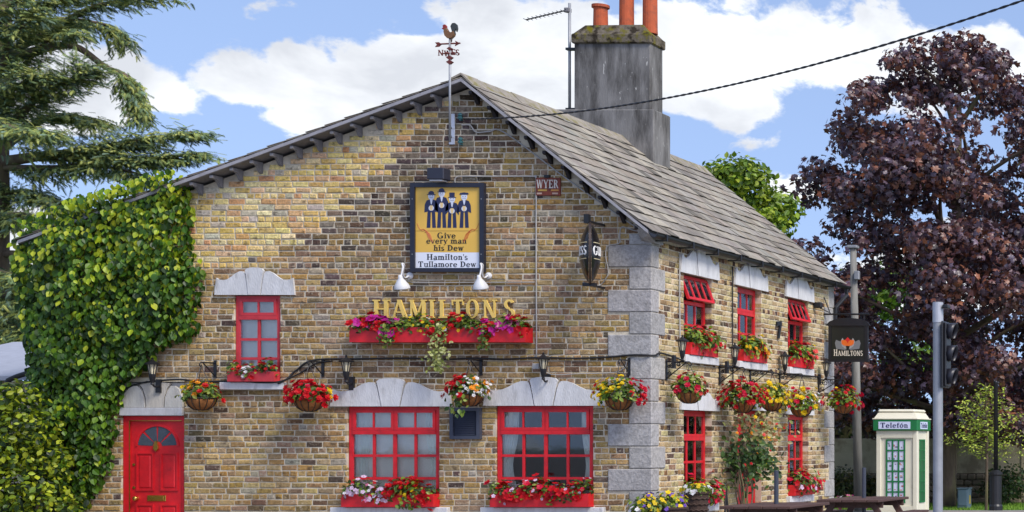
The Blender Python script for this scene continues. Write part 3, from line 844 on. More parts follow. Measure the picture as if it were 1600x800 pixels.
# ---- side door
u0, u1 = WY[1]; T = SIDE
mb = MB(); mb.box((u0, .11, -.19), (u0 + .07, 2.12, -.11), T=T); mb.box((u1 - .07, .11, -.19), (u1, 2.12, -.11), T=T); mb.box((u0 + .07, 2.05, -.19), (u1 - .07, 2.12, -.112), T=T)
sd = mb.build('side_door', M_RED, pub)
mb = MB(); mb.box((u0 + .075, .12, -.18), (u1 - .075, 2.045, -.14), T=T)
for k, (a, b) in enumerate(((.3, .85), (1.0, 1.85))):
    for p, q in ((u0 + .16, (u0 + u1) / 2 - .05), ((u0 + u1) / 2 + .05, u1 - .16)):
        mb.box((p, a, -.145), (q, b, -.125), T=T, ch=.01)
mb.build('door_leaf', M_RED, sd)
mb = MB(); mb.box((u0 - .02, .11, -.1), (u1 + .02, .2, .3), T=T, ch=.01); mb.build('door_step', M_STONE, sd)
arch_head(SIDE, (u0 + u1) / 2 + .02, 2.124, (u1 - u0) + .42, .34, sd, tall=1.3)
# wall tie
mb = MB(); c = Vector((.02, sy(1215), 0)); zc = P(1215, 515, sy(1215)).z
mb.prism([(c.y - .10, zc + .14), (c.y + .12, zc + .16), (c.y + .12, zc + .10), (c.y + .02, zc - .16), (c.y - .05, zc - .16), (c.y + .03, zc + .08), (c.y - .10, zc + .06)], .004, .03, SIDE)
mb.build('wall_tie', M_IRON, pub)
# plug of plinth course at the corner is hidden; gable insulators
for (x, y) in ((719, 181), (719.5, 219)):
    p = P(x, y, -.05); mb = MB()
    mb.lathe([(.012, -.05), (.035, -.045), (.038, -.02), (.02, -.005), (.032, .005), (.032, .025), (.018, .04), (.0, .05)], p, 12)
    mb.box((p.x - .012, -.06, p.z - .07), (p.x + .012, .0, p.z - .05))
    mb.build('insulator', M_TEAL if 'M_TEAL' in globals() else mat('teal_glass', srgb(58, 104, 108), rough=.2, vary=.1), pub)
# ------------------------------------------------------------------ lettering (slab serif built from strokes)
def V(x, y0=0, y1=1, t=.2, s0=True, s1=True): return ('v', x, y0, y1, t, s0, s1)
def H(x0, x1, y, t=.08): return ('b', x0, y - t / 2, x1, y + t / 2)
def D(x0, y0, x1, y1, t=.2): return ('d', x0, y0, x1, y1, t)
def A(cx, cy, rx, ry, a0, a1, tx=.19, ty=.075): return ('a', cx, cy, rx, ry, a0, a1, tx, ty)
def B(*a): return ('b', *a)
GLY = {
 'H': (.98, [V(.2), V(.74), H(.2, .74, .5)]), 'A': (1.0, [D(.13, 0, .44, 1, .1), D(.44, 1, .8, 0, .22), H(.24, .64, .32), B(0, 0, .28, .07), B(.6, 0, 1.0, .07)]),
 'M': (1.2, [V(.16, t=.11), V(.98), D(.14, 1, .54, .1, .2), D(.54, .1, .94, 1, .1)]), 'I': (.44, [V(.2)]),
 'L': (.84, [V(.2), H(.2, .76, .05, .1), B(.68, 0, .78, .3)]), 'T': (.88, [V(.42, s1=False), H(.04, .8, .95, .1), B(.04, .7, .12, 1), B(.72, .7, .8, 1)]),
 'O': (.96, [A(.45, .5, .44, .53, 0, 360, .2)]), 'N': (1.0, [V(.16, t=.11), D(.14, 1, .78, 0, .22), V(.8, t=.11, s0=False)]),
 'S': (.76, [A(.36, .745, .3, .275, 25, 270, .17, .11), A(.36, .255, .33, .275, -155, 90, .18, .11)]),
 'G': (1.0, [A(.46, .5, .45, .53, 45, 320, .2), V(.77, .05, .42, .17, False, False), H(.54, .9, .42, .07)]),
 'D': (.92, [V(.2), A(.3, .5, .54, .5, -90, 90, .2, .08)]),
 'W': (1.2, [D(.12, 1, .36, 0, .2), D(.36, 0, .58, 1, .09), D(.56, 1, .82, 0, .2), D(.82, 0, 1.06, 1, .09), B(0, .93, .28, 1), B(.94, .93, 1.18, 1)]),
 'Y': (.9, [D(.12, 1, .44, .42, .2), D(.44, .42, .76, 1, .09), V(.45, 0, .48, s1=False), B(0, .93, .28, 1), B(.64, .93, .88, 1)]),
 'E': (.82, [V(.2), H(.2, .7, .95, .1), H(.2, .6, .5), H(.2, .74, .05, .1), B(.64, .74, .72, 1), B(.68, 0, .76, .28)]),
 'R': (.92, [V(.2), A(.3, .74, .4, .26, -90, 90, .18, .08), D(.44, .5, .78, 0, .2)]),
 'U': (.96, [V(.2, .3, 1, s0=False), V(.76, .3, 1, .11, s0=False), A(.48, .32, .37, .34, 180, 360, .18, .09)]),
 'i': (.36, [V(.17, 0, .68, .17), B(.07, .79, .27, .97)]), 'v': (.66, [D(.12, .68, .34, 0, .18), D(.34, 0, .54, .68, .08), B(0, .62, .26, .68), B(.44, .62, .66, .68)]),
 'e': (.66, [A(.32, .33, .31, .35, 8, 325, .17), H(.12, .62, .37, .06)]), 'r': (.54, [V(.17, 0, .68, .17), A(.37, .47, .2, .2, 20, 150, .12, .1)]),
 'y': (.66, [D(.12, .68, .36, 0, .18), D(.18, -.28, .55, .68, .08), B(0, .62, .26, .68), B(.44, .62, .66, .68), B(.06, -.28, .24, -.19)]),
 'm': (1.08, [V(.17, 0, .68, .17), V(.52, 0, .5, .17, s1=False), V(.87, 0, .5, .17, s1=False), A(.35, .48, .255, .2, 0, 170, .17), A(.7, .48, .255, .2, 0, 170, .17)]),
 'n': (.72, [V(.17, 0, .68, .17), V(.52, 0, .5, .17, s1=False), A(.35, .48, .255, .2, 0, 170, .17)]),
 'h': (.72, [V(.17, 0, 1, .17), V(.52, 0, .5, .17, s1=False), A(.35, .48, .255, .2, 0, 170, .17)]),
 'a': (.66, [V(.47, 0, .5, .17, s1=False), A(.31, .49, .245, .19, 0, 160, .16), A(.3, .19, .26, .21, 0, 360, .16)]),
 'l': (.36, [V(.17, 0, 1, .17)]), 't': (.46, [V(.19, .12, .88, .17, False, False), H(.03, .42, .65, .07), A(.33, .16, .225, .18, 180, 300, .17)]),
 'o': (.68, [A(.33, .33, .32, .35, 0, 360, .17)]), 'u': (.74, [V(.17, .2, .68, .17, s0=False), V(.55, 0, .68, .17), A(.36, .22, .275, .24, 180, 350, .17)]),
 "'": (.2, [B(.05, .68, .15, 1)]), ' ': (.38, []), 'w': (.9, [D(.12, .68, .28, 0, .17), D(.28, 0, .44, .68, .07), D(.44, .68, .6, 0, .17), D(.6, 0, .78, .68, .07), B(0, .62, .24, .68), B(.68, .62, .9, .68)]),
 'f': (.46, [V(.2, 0, .74, .17, s1=False), A(.34, .74, .225, .25, 40, 180, .17), H(.03, .44, .62, .07)]),
}
GLY['s'] = (.54, [A(.26, .505, .22, .185, 25, 270, .13, .08), A(.26, .175, .24, .185, -155, 90, .14, .08)])
GLY['ó'] = (.68, GLY['o'][1] + [D(.28, .74, .46, .98, .12)])
def text_width(s, sx, sp=.04): return sum(GLY[c][0] + sp for c in s) * sx
def glyph(mb, c, u, z, sx, sz, d0, d1, T, col, n0=0):
    n = n0
    for s in GLY[c][1]:
        e = n * .0002
        k = s[0]
        X = lambda a: u + a * sx
        Z = lambda a: z + a * sz
        if k == 'b': polys = [[(s[1], s[2]), (s[3], s[2]), (s[3], s[4]), (s[1], s[4])]]
        elif k == 'v':
            _, x, y0, y1, t, s0, s1 = s
            polys = [[(x - t / 2, y0), (x + t / 2, y0), (x + t / 2, y1), (x - t / 2, y1)]]
            q = .085
            if s0: polys.append([(x - t / 2 - q, y0), (x + t / 2 + q, y0), (x + t / 2 + q, y0 + .07), (x - t / 2 - q, y0 + .07)])
            if s1: polys.append([(x - t / 2 - q, y1 - .07), (x + t / 2 + q, y1 - .07), (x + t / 2 + q, y1), (x - t / 2 - q, y1)])
        elif k == 'd':
            _, x0, y0, x1, y1, t = s
            polys = [[(x0 - t / 2, y0), (x0 + t / 2, y0), (x1 + t / 2, y1), (x1 - t / 2, y1)]]
        else:
            _, cx, cy, rx, ry, a0, a1, tx, ty = s
            m = max(4, int(abs(a1 - a0) / 22)); an = [R(a) for a in np.linspace(a0, a1, m + 1)]
            o_ = [(cx + rx * math.cos(a), cy + ry * math.sin(a)) for a in an]; i_ = [(cx + (rx - tx) * math.cos(a), cy + (ry - ty) * math.sin(a)) for a in an]
            polys = [[o_[i], o_[i + 1], i_[i + 1], i_[i]] for i in range(m)]
        for p in polys:
            mb.prism([(X(a), Z(b)) for a, b in p], d0, d1 + e, T, col); n += 1; e = n * .0002
def write(mb, s, uc, z, sx, sz, d0, d1, T, col, sp=.04, align='c'):
    w = text_width(s, sx, sp)
    u = uc - w / 2 if align == 'c' else uc
    for ch in s:
        glyph(mb, ch, u, z, sx, sz, d0, d1, T, col)
        u += (GLY[ch][0] + sp) * sx

# ------------------------------------------------------------------ signs on the gable
zx = lambda a: fx(620 + a / 3.3333)
zz_ = lambda b: fz(240 + b / 3.3333)
T = FRONT
sign = thing('advertising_board', 'framed yellow and white painted board showing four men in hats, above the gold letters', 'sign', (zx(273), 0, zz_(618)))
mb = MB()
mb.box((zx(82), zz_(618), .004), (zx(465), zz_(598), .07), T=T); mb.box((zx(82), zz_(178), .004), (zx(465), zz_(155), .07), T=T)
mb.box((zx(82), zz_(598), .004), (zx(105), zz_(178), .072), T=T); mb.box((zx(442), zz_(598), .004), (zx(465), zz_(178), .072), T=T)
mb.build('frame', mat('navy_frame', srgb(34, 36, 50), rough=.4, vary=.1), sign)
mb = MB(); mb.box((zx(105), zz_(516), .004), (zx(442), zz_(178), .04), T=T, col=srgb(226, 180, 78)); mb.build('yellow_panel', M_PRINT, sign)
mb = MB(); mb.box((zx(105), zz_(598), .004), (zx(442), zz_(516.4), .041), T=T, col=srgb(226, 228, 236)); mb.build('white_panel', M_PRINT, sign)
NAVY, FACE, BEER = srgb(38, 42, 78), srgb(208, 212, 226), srgb(226, 196, 140)
def man(cx, top, hat, k):
    foot = 388
    pr = lambda mb, pts, e, col: mb.prism([(zx(cx + a), zz_(b)) for a, b in pts], .0415, .0425 + e, T, col)
    m = MB()
    sh = top + 42
    pr(m, [(-24, foot), (-5, foot), (-3, foot - 80), (3, foot - 80), (5, foot), (24, foot), (19, foot - 90), (-19, foot - 90)], .0, NAVY)
    pr(m, [(-20, foot - 84), (20, foot - 84), (36, sh + 66), (34, sh + 26), (24, sh + 4), (6, sh - 2), (-6, sh - 2), (-24, sh + 4), (-34, sh + 26), (-36, sh + 66)], .0006, NAVY)
    pr(m, [(-7, sh), (7, sh), (3, sh + 20), (0, sh + 26), (-3, sh + 20)], .0010, FACE)
    el = lambda cy, rx, ry: [(rx * math.cos(a), cy + ry * math.sin(a)) for a in np.linspace(0, 2 * math.pi, 15)[:-1]]
    pr(m, el(top + 24, 16, 20), .0014, FACE)
    pr(m, [(-9, top + 30), (9, top + 30), (9, top + 33), (-9, top + 33)], .0018, srgb(150, 152, 170))
    for s in (-6, 6): pr(m, [(s - 2, top + 20), (s + 2, top + 20), (s + 2, top + 24), (s - 2, top + 24)], .0018, NAVY)
    if hat == 'bowler':
        pr(m, [(-22, top + 14), (22, top + 14), (22, top + 18), (-22, top + 18)], .0020, NAVY)
        pr(m, [(-15, top + 14), (-14, top + 4), (-6, top - 3), (6, top - 3), (14, top + 4), (15, top + 14)], .0024, NAVY)
    elif hat == 'top':
        pr(m, [(-21, top + 14), (21, top + 14), (21, top + 18), (-21, top + 18)], .0020, NAVY)
        pr(m, [(-13, top + 14), (-14, top - 10), (14, top - 10), (13, top + 14)], .0024, NAVY)
    else:
        pr(m, [(-25, top + 12), (-20, top + 4), (0, top + 1), (20, top + 4), (24, top + 10), (16, top + 14), (-18, top + 14)], .0024, NAVY)
    pr(m, el(sh + 44, 14, 14), .0016, FACE)
    pr(m, [(-8, sh + 30), (8, sh + 30), (6, sh + 56), (-6, sh + 56)], .0020, BEER)
    m.build('painted_man', M_PRINT, sign)
man(187, 200, 'bowler', 1); man(241, 186, 'bowler', 1); man(358, 203, 'cap', 1); man(295, 215, 'top', 1)
mb = MB(); RD = srgb(196, 92, 52)
for s in (1, -1):
    mid = 273.5
    pts = [(s * (-160 + 60 * t) , 372 + 70 * t + 14 * math.sin(7 * t)) for t in np.linspace(0, 1, 12)]
    for k in range(4):
        q = [(mid + a * (1 - .05 * k) + s * k * 2, b + (k - 1) * 7) for a, b in pts[k * 2:]]
        mb.tube([T(zx(a), zz_(b), .042) for a, b in q], .0035, 5, RD)
mb.tube([T(zx(108), zz_(404), .0415), T(zx(440), zz_(404), .0415)], .002, 4, srgb(150, 110, 40))
mb.build('scroll_pattern', M_PRINT, sign)
INK = srgb(26, 22, 24)
for s, xc, yb, cap, wd in (('Give', 267, 443, 30, 98), ('every man', 267, 470, 29, 212), ('his Dew', 278, 507, 29, 158), ("Hamilton's", 271, 555, 30, 216), ('Tullamore Dew', 270, 592, 29, 304)):
    mb = MB(); sz = cap / 3.3333 / 105; sx = wd / 3.3333 / 105 / text_width(s, 1)
    write(mb, s, zx(xc), zz_(yb), sx, sz, .038, .0425, T, INK); mb.build('lettering', M_PRINT, sign)
for a, b in ((94, 240), (452, 240), (94, 527), (452, 527)):
    mb = MB(); mb.lathe([(.008, 0), (.008, .004), (0, .006)], T(zx(a), zz_(b), .072), 8, M=Matrix.Rotation(R(90), 3, 'X')); mb.build('screw', M_GALV, sign)

mb = MB(); mb.box((fx(681), fz(284), .05), (fx(707), fz(266), .24), T=T, ch=.01); mb.box((fx(690), fz(288), .0), (fx(697), fz(264), .06), T=T)
fl = thing('floodlight', 'small black floodlight box fixed just above the framed advertising board', 'floodlight', T(fx(694), fz(288), 0))
mb.build('housing', mat('dark_blue_metal', srgb(42, 44, 58), rough=.45, vary=.1), fl)
mb = MB(); mb.box((fx(684), fz(286), .08), (fx(704), fz(284.4), .22), T=T); mb.build('lens', M_WHITE, fl)

wy = thing('rusty_sign', 'small rusty red brown tin sign with faded WYER lettering beside the conduit', 'sign', T(fx(857), fz(306), 0))
mb = MB(); mb.box((fx(838), fz(306), .004), (fx(876.5), fz(278), .03), T=T, ch=.004)
mb.build('plate', mat('rusty_plate', srgb(122, 58, 44), rough=.8, vary=.4, scale=14, tint2=srgb(70, 40, 36), t2scale=12), wy)
mb = MB(); sx = .335 / text_width('WYER', 1); write(mb, 'WYER', fx(857), fz(294.5), sx, .125, .028, .032, T, srgb(208, 200, 186))
mb.build('lettering', M_PRINT, wy)
for (a, b, zl, c) in ((842, 856, 299, (190, 150, 60)), (862, 874, 299, (190, 130, 50)), (840, 848, 304, (190, 160, 140)), (864, 873, 304, (180, 150, 130))):
    mb = MB(); mb.box((fx(a), fz(zl), .028), (fx(b), fz(zl - 2.6), .0315), T=T, col=srgb(*c)); mb.build('faded_line', M_PRINT, wy)
mb = MB(); mb.box((fx(852), fz(278), .0), (fx(860), fz(274), .05), T=T); mb.build('hook', M_IRON, wy)

# gold letters
LET = [('H', 583, 611), ('A', 612, 640), ('M', 640, 668), ('I', 671, 681), ('L', 686, 707), ('T', 706, 727), ('O', 729, 750), ('N', 755, 778), ('S', 787, 807)]
for n, (ch, a, b) in enumerate(LET):
    mb = MB()
    wd = (b - a) / 105.; sx = wd / (GLY[ch][0])
    z0, z1 = fz(497), fz(468.5)
    up = .0 if ch not in 'AT' else 0
    glyph(mb, ch, fx(a), z0, sx, z1 - z0, .004, .03, T, (1, 1, 1))
    last = {0: 'first letter of the row, half hidden by red flowers', 8: 'last letter of the row, set apart by a gap'}
    solo('gold_letter', mb, M_GOLD, f'raised gold capital {ch} on the brick above the long red trough', 'letter', 'gold letters of the pub name')

# spot lamps
def spot(x, lab):
    t = thing('swan_neck_lamp', lab, 'lamp', P(x + 14, 431, 0), 'white lamps under the board')
    b = P(x + 14, 431, 0); s = P(x - 1, 436, -.36); tp = P(x + 1, 412, -.28)
    mb = MB(); mb.lathe([(.05, 0), (.05, .02), (.02, .04)], b, 14, M=Matrix.Rotation(R(90), 3, 'X')); mb.build('wall_plate', M_WHITE, t)
    mb = MB(); pts = []
    ctrl = [b + Vector((0, -.03, 0)), b + Vector((-.01, -.12, -.04)), b + Vector((0, -.18, .03)), tp + Vector((.01, .04, -.02)), tp, s + Vector((.01, .04, .17)), s + Vector((0, 0, .02))]
    for i in range(len(ctrl) - 1):
        for q in np.linspace(0, 1, 5)[:-1]:
            p0, p1, p2, p3 = ctrl[max(i - 1, 0)], ctrl[i], ctrl[i + 1], ctrl[min(i + 2, len(ctrl) - 1)]
            pts.append(.5 * ((2 * p1) + (p2 - p0) * q + (2 * p0 - 5 * p1 + 4 * p2 - p3) * q * q + (3 * p1 - p0 - 3 * p2 + p3) * q ** 3))
    pts.append(ctrl[-1])
    mb.tube(pts, .013, 8); mb.build('swan_neck', M_WHITE, t, smooth=True)
    mb = MB(); Mr = Matrix.Rotation(R(16), 3, 'X')
    mb.lathe([(.022, .06), (.03, .02), (.038, 0), (.062, -.035), (.092, -.085), (.106, -.13), (.106, -.145), (.097, -.14), (.083, -.085), (.03, -.02)], s, 22, M=Mr); mb.build('shade', M_WHITE, t, smooth=True)
    mb = MB(); mb.lathe([(.0, -.13), (.035, -.12), (.045, -.09), (.02, -.03)], s, 12, M=Mr); mb.build('bulb', M_WHITE, t, smooth=True)
spot(627, 'white swan-neck lamp under the board corner nearest the small red upstairs window')
spot(750, 'white swan-neck lamp under the board corner nearest the vertical conduit')

# oval projecting sign, edge on to the road
ov = thing('oval_projecting_sign', 'black lens shaped projecting sign with white lettering high beside the corner stones', 'sign', P(922, 440, 0))
oc = P(922, 396, -.42)
look = Vector((CX - oc.x, CY - oc.y, 0)).normalized()
rt = Vector((-look.y, look.x, 0))
if rt.x < 0: rt = -rt
mb = MB()
nseg = 28; hh, ww, th = .43, .32, .125
def lens(r, a, s):
    e = r
    p = oc + Vector((0, 0, 1)) * (hh * r * math.sin(a)) + look * (ww * r * math.cos(a)) + rt * (s * (.018 + th * (1 - r * r) ** .8))
    return p
for s in (1, -1):
    rings = [0.0001, .25, .45, .65, .8, .92, 1.0]
    vs = []; fs = []
    for r_ in rings:
        for k in range(nseg): vs.append(tuple(lens(r_, 2 * math.pi * k / nseg, s)))
    for i in range(len(rings) - 1):
        for k in range(nseg):
            q = (i * nseg + k, i * nseg + (k + 1) % nseg, (i + 1) * nseg + (k + 1) % nseg, (i + 1) * nseg + k)
            fs.append(q if s < 0 else q[::-1])
    m2 = MB(); m2.raw(vs, fs, srgb(24, 22, 24)); m2.build('face', mat('gloss_black', rough=.18, vary=.1), ov, smooth=True)
    # lettering wraps the face: strokes placed on its surface
    wd = text_width('GUINNESS', 1); m3 = MB(); m4 = MB()
    def TF(u, z, d, s=s):
        a = (u * -s) / ww; b = z / hh
        r2 = min(.98, a * a + b * b)
        return tuple(oc + Vector((0, 0, 1)) * z + look * (u * -s) + rt * (s * (.018 + th * (1 - r2) ** .8 + d)))
    zsc = .13
    write(m3, 'GUINNESS', 0.0, -.045, .60 / wd, zsc, -.004, .004, TF, srgb(226, 224, 220)); m3.build('lettering', M_PRINT, ov)
    for zb in (-.10, .135): m4.tube([TF(u, zb, .002) for u in np.linspace(-.28, .28, 14)], .006, 5, srgb(214, 200, 160))
    m4.build('gold_line', M_PRINT, ov)
mb = MB()
rim = [oc + Vector((0, 0, 1)) * (hh * 1.03 * math.sin(a)) + look * (ww * 1.03 * math.cos(a)) for a in np.linspace(0, 2 * math.pi, 41)]
for i in range(40):
    a, b = rim[i], rim[i + 1]; o_ = (a - oc).normalized() * .02; p_ = (b - oc).normalized() * .02
    mb.hexa([tuple(a - rt * .014 - o_), tuple(b - rt * .014 - p_), tuple(b + rt * .014 - p_), tuple(a + rt * .014 - o_), tuple(a - rt * .014 + o_), tuple(b - rt * .014 + p_), tuple(b + rt * .014 + p_), tuple(a + rt * .014 + o_)], srgb(62, 50, 46))
mb.build('rim', mat('bronze_rim', rough=.35, vary=.1, metal=.4), ov)
mb = MB(); tpz = oc.z + hh
mb.box((oc.x - .02, 0, tpz + .02), (oc.x + .02, oc.y - .05, tpz + .05)); mb.box((oc.x - .035, oc.y - .12, tpz + .0), (oc.x + .035, oc.y - .05, tpz + .13)); 
mb.box((oc.x - .02, 0, oc.z - hh - .05), (oc.x + .02, oc.y, oc.z - hh - .02)); mb.box((oc.x - .09, oc.y - .05, oc.z - hh - .05), (oc.x + .09, oc.y + .03, oc.z - hh - .005))
mb.build('wall_bracket', M_IRON, ov)

# extractor vent
vt = thing('louvred_vent', 'square black louvred vent box between the two big red windows', 'vent', P(730, 686, 0))
mb = MB(); a, b, c, e = fx(706), fx(753), fz(686), fz(637)
mb.box((a, c, .0), (b, c + .05, .07), T=T); mb.box((a, e - .05, 0), (b, e, .07), T=T); mb.box((a, c + .05, 0), (a + .05, e - .05, .071), T=T); mb.box((b - .05, c + .05, 0), (b, e - .05, .071), T=T)
mb.box((a + .05, c + .05, .0), (b - .05, e - .05, .02), T=T); MV = mat('vent_plastic', srgb(62, 66, 80), rough=.5, vary=.12); mb.build('frame', MV, vt)
for k in range(11):
    zc = c + .065 + k * (e - c - .12) / 11
    mb = MB(); mb.hexa([T(a + .05, zc, .055), T(b - .05, zc, .055), T(b - .05, zc, .05), T(a + .05, zc, .05), T(a + .05, zc + .03, .028), T(b - .05, zc + .03, .028), T(b - .05, zc + .03, .022), T(a + .05, zc + .03, .022)]); mb.build('slat', MV, vt)

# ------------------------------------------------------------------ weather vane
wv = thing('weather_vane', 'rooster weather vane with red arrow and compass letters on a thin pole by the ridge', 'weather vane', P(706, 226, 0))
YV = -.31
mb = MB(); a, b = P(701, 222, YV), P(703, 62, YV)
mb.tube([(b.x, YV, a.z), (b.x, YV, b.z)], .016, 10); mb.build('pole', M_GALV, wv, smooth=True)
mb = MB(); mb.box((fx(702), fz(226), .002), (fx(711), fz(178), .02), T=T, ch=.003)
mb.build('wall_plate', mat('pale_steel', srgb(190, 194, 206), rough=.4, vary=.08, metal=.2), wv)
mb = MB(); mb.tube([T(fx(706), fz(201), .02), (b.x, YV, fz(201))], .009, 6); mb.tube([T(fx(706), fz(215), .02), (b.x, YV, fz(215))], .009, 6); mb.build('stay', M_IRON, wv)
M_RUST = mat('rust_red', srgb(104, 44, 36), rough=.6, vary=.3, scale=30)
TV = at_plane(YV)
cx = b.x
vz = lambda y: P(703, y, YV).z
pxm = 2625 / (25 + YV)
mb = MB(); mb.tube([(cx - 18 / pxm, YV, vz(69)), (cx + 16 / pxm, YV, vz(67.5))], .012, 6)
mb.prism([(cx + (x - 703) / pxm, vz(y)) for x, y in ((680, 66.5), (686, 66), (690, 69.5), (686, 73), (680, 73.5), (683, 70))], -.008, .008, TV)
mb.prism([(cx + (x - 703) / pxm, vz(y)) for x, y in ((719, 67.5), (711, 63.5), (713, 67.5), (711, 72))], -.008, .008, TV)
mb.build('arrow', M_RUST, wv)
mb = MB()
mb.tube([(cx - 14 / pxm, YV, vz(84)), (cx + 12 / pxm, YV, vz(82.5))], .010, 6); mb.tube([(cx, YV - .12, vz(85)), (cx, YV + .12, vz(82))], .010, 6); mb.build('compass_arm', M_RUST, wv)
for ch, x, y in (('N', 688.5, 87), ('S', 716, 86.5), ('E', 709, 86), ('W', 698, 88)):
    mb = MB(); glyph(mb, ch, cx + (x - 703) / pxm - .04, vz(y), .085, .085, -.005, .005, TV, (1, 1, 1)); mb.build('compass_letter', M_RUST, wv)
mb = MB()
for y, w in ((90, .05), (97, .05), (76, .04)):
    mb.prism([(cx - w, vz(y)), (cx, vz(y) - w * .8), (cx + w, vz(y)), (cx, vz(y) + w * .6)], -.02, .02, TV)
mb.build('finial', M_RUST, wv)
mb = MB(); ck = lambda pts: [(cx + (x - 703) / pxm, vz(y)) for x, y in pts]
mb.prism(ck([(695, 46), (698, 44), (701, 49), (706, 51), (709, 49), (711, 52), (710, 56), (706, 60), (700, 60), (696, 56), (694.5, 50)]), -.028, .028, TV, srgb(120, 84, 52))
mb.build('rooster_body', M_COLOR, wv)
mb = MB(); mb.prism(ck([(708, 52), (706, 47), (704.5, 41), (707, 36.5), (711, 36), (714.5, 39), (715.5, 45), (714, 50), (712.5, 45), (711, 48), (711, 53)]), -.015, .015, TV, srgb(58, 60, 58)); mb.build('rooster_tail', M_COLOR, wv)
mb = MB(); mb.prism(ck([(694, 47), (691, 45), (693, 43.5), (692.5, 40.5), (694, 38.8), (696, 38.5), (698, 41), (698, 45), (696.5, 47)]), -.018, .018, TV, srgb(140, 42, 34)); mb.build('rooster_comb', M_COLOR, wv)
mb = MB(); mb.tube([(cx, YV, vz(60)), (cx, YV, vz(66))], .012, 6, srgb(60, 44, 30)); mb.tube([(cx + .03, YV, vz(59)), (cx + .02, YV, vz(66))], .009, 6, srgb(60, 44, 30)); mb.build('rooster_leg', M_COLOR, wv)

# ------------------------------------------------------------------ aerial on the chimney
ae = thing('tv_aerial', 'thin grey TV aerial mast clamped to the chimney stack', 'aerial', P(891, 178, 4.9))
YA = 4.95
def pa(x, y): return P(x, y, YA)
mb = MB(); mb.tube([pa(890, 178), pa(890, 5)], .024, 10); mb.build('mast', M_GALV, ae, smooth=True)
mb = MB(); mb.tube([pa(822, 31), pa(889, 15)], .012, 6)
for k in range(11):
    p = pa(822, 31).lerp(pa(886, 16), k / 10); mb.tube([p + Vector((0, -.09, .0)), p + Vector((0, .09, 0))], .006, 5)
mb.build('yagi_arm', M_IRON, ae)
mb = MB(); p = pa(887, 16); mb.box((p.x - .045, p.y - .05, p.z - .04), (p.x + .05, p.y + .05, p.z + .04), ch=.01); mb.build('clamp', M_WOODG, ae)
for y in (77, 171):
    mb = MB(); p = pa(890, y); mb.box((p.x - .05, p.y - .05, p.z - .02), (p.x + .12, p.y + .05, p.z + .02)); mb.build('wall_clamp', M_IRON, ae)

# ------------------------------------------------------------------ cables
def smooth_path(ctrl, n=6):
    ctrl = [Vector(c) for c in ctrl]; pts = []
    for i in range(len(ctrl) - 1):
        p0, p1, p2, p3 = ctrl[max(i - 1, 0)], ctrl[i], ctrl[i + 1], ctrl[min(i + 2, len(ctrl) - 1)]
        for q in np.linspace(0, 1, n + 1)[:-1]:
            pts.append(.5 * ((2 * p1) + (p2 - p0) * q + (2 * p0 - 5 * p1 + 4 * p2 - p3) * q * q + (3 * p1 - p0 - 3 * p2 + p3) * q ** 3))
    return pts + [ctrl[-1]]
def cable(name, ctrl, r, m, label, n=6, cat='cable'):
    mb = MB(); mb.tube(smooth_path(ctrl, n), r, 7); return solo(name, mb, m, label, cat, smooth=True)
# overhead line: from the gable out over the road
a = P(728, 186, -.12); b = P(1600, 0, -9.0)
far = b + (b - a) * .55
pts = []
for q in np.linspace(0, 1, 60):
    p = a.lerp(far, q); p.z -= 1.05 * 4 * q * (1 - q) * .62; pts.append(p)
k = (b - a).length / (far - a).length
fix = b.z - (a.lerp(far, k).z - 1.05 * 4 * k * (1 - k) * .62)
for i, q in enumerate(np.linspace(0, 1, 60)): pts[i].z += fix * q / k
mb = MB()
for s in (0, math.pi):
    tw = []
    for i in range(420):
        q = i / 419 * 59; j = min(int(q), 58); p = pts[j].lerp(pts[j + 1], q - j)
        tw.append(p + Vector((0, math.cos(i * .9 + s) * .006, math.sin(i * .9 + s) * .006)))
    mb.tube(tw, .008, 5)
solo('overhead_line', mb, M_CABLE, 'black twisted overhead power line running from the gable across the sky', 'cable')
F3 = lambda x, y, d=.02: Vector((fx(x), -d, fz(y)))
cable('grey_cable', [F3(722, 196), F3(735, 196), F3(745, 207), F3(765, 206), F3(790, 208), F3(880, 275), F3(960, 332), F3(1008, 364, .03)], .011, M_GREYC, 'grey cable sloping down the gable from the insulators to the eave')
cable('white_cable', [F3(1010, 364, .03), F3(990, 360), F3(972, 355), F3(969, 368), F3(968, 380), F3(950, 385), F3(947, 400), F3(951, 425), F3(946, 437), F3(936, 446), F3(926, 444, .3)], .008, M_GREYC, 'thin white cable curling from the eave to the oval sign')
cable('white_conduit', [F3(712, 286), F3(712, 280), F3(720, 276), F3(760, 276), F3(830, 276), F3(837, 278), F3(838.5, 284), F3(838.5, 400), F3(839, 500), F3(839, 560)], .010, M_GREYC, 'pale vertical conduit running down the gable from the board to the lantern', 4, 'conduit')
cable('white_conduit', [F3(640, 437), F3(646, 441.5), F3(740, 441.5), F3(836, 441)], .008, M_GREYC, 'pale horizontal conduit between the two white swan-neck lamps', 3, 'conduit')
cable('white_cable', [F3(840, 572), F3(862, 585), F3(905, 584), F3(950, 583), F3(968, 580), F3(978, 572), F3(980, 560)], .007, M_GREYC, 'thin white cable between black lantern and the corner stones', 5)
cable('black_cable', [F3(170, 640), F3(195, 610), F3(225, 598), F3(280, 593), F3(310, 597), F3(345, 596), F3(440, 597, .085), F3(462, 580), F3(490, 563), F3(560, 561), F3(640, 560), F3(690, 562), F3(740, 560), F3(790, 561.5), F3(840, 559), F3(900, 560), F3(950, 558), F3(985, 555, .03), F3(1012, 555, .04), Vector((.03, .06, fz(555))), Vector((.03, .3, 2.92)), Vector((.03, 1.1, 2.84))], .014, M_CABLE, 'thick black cable running along the gable at lantern height', 8)
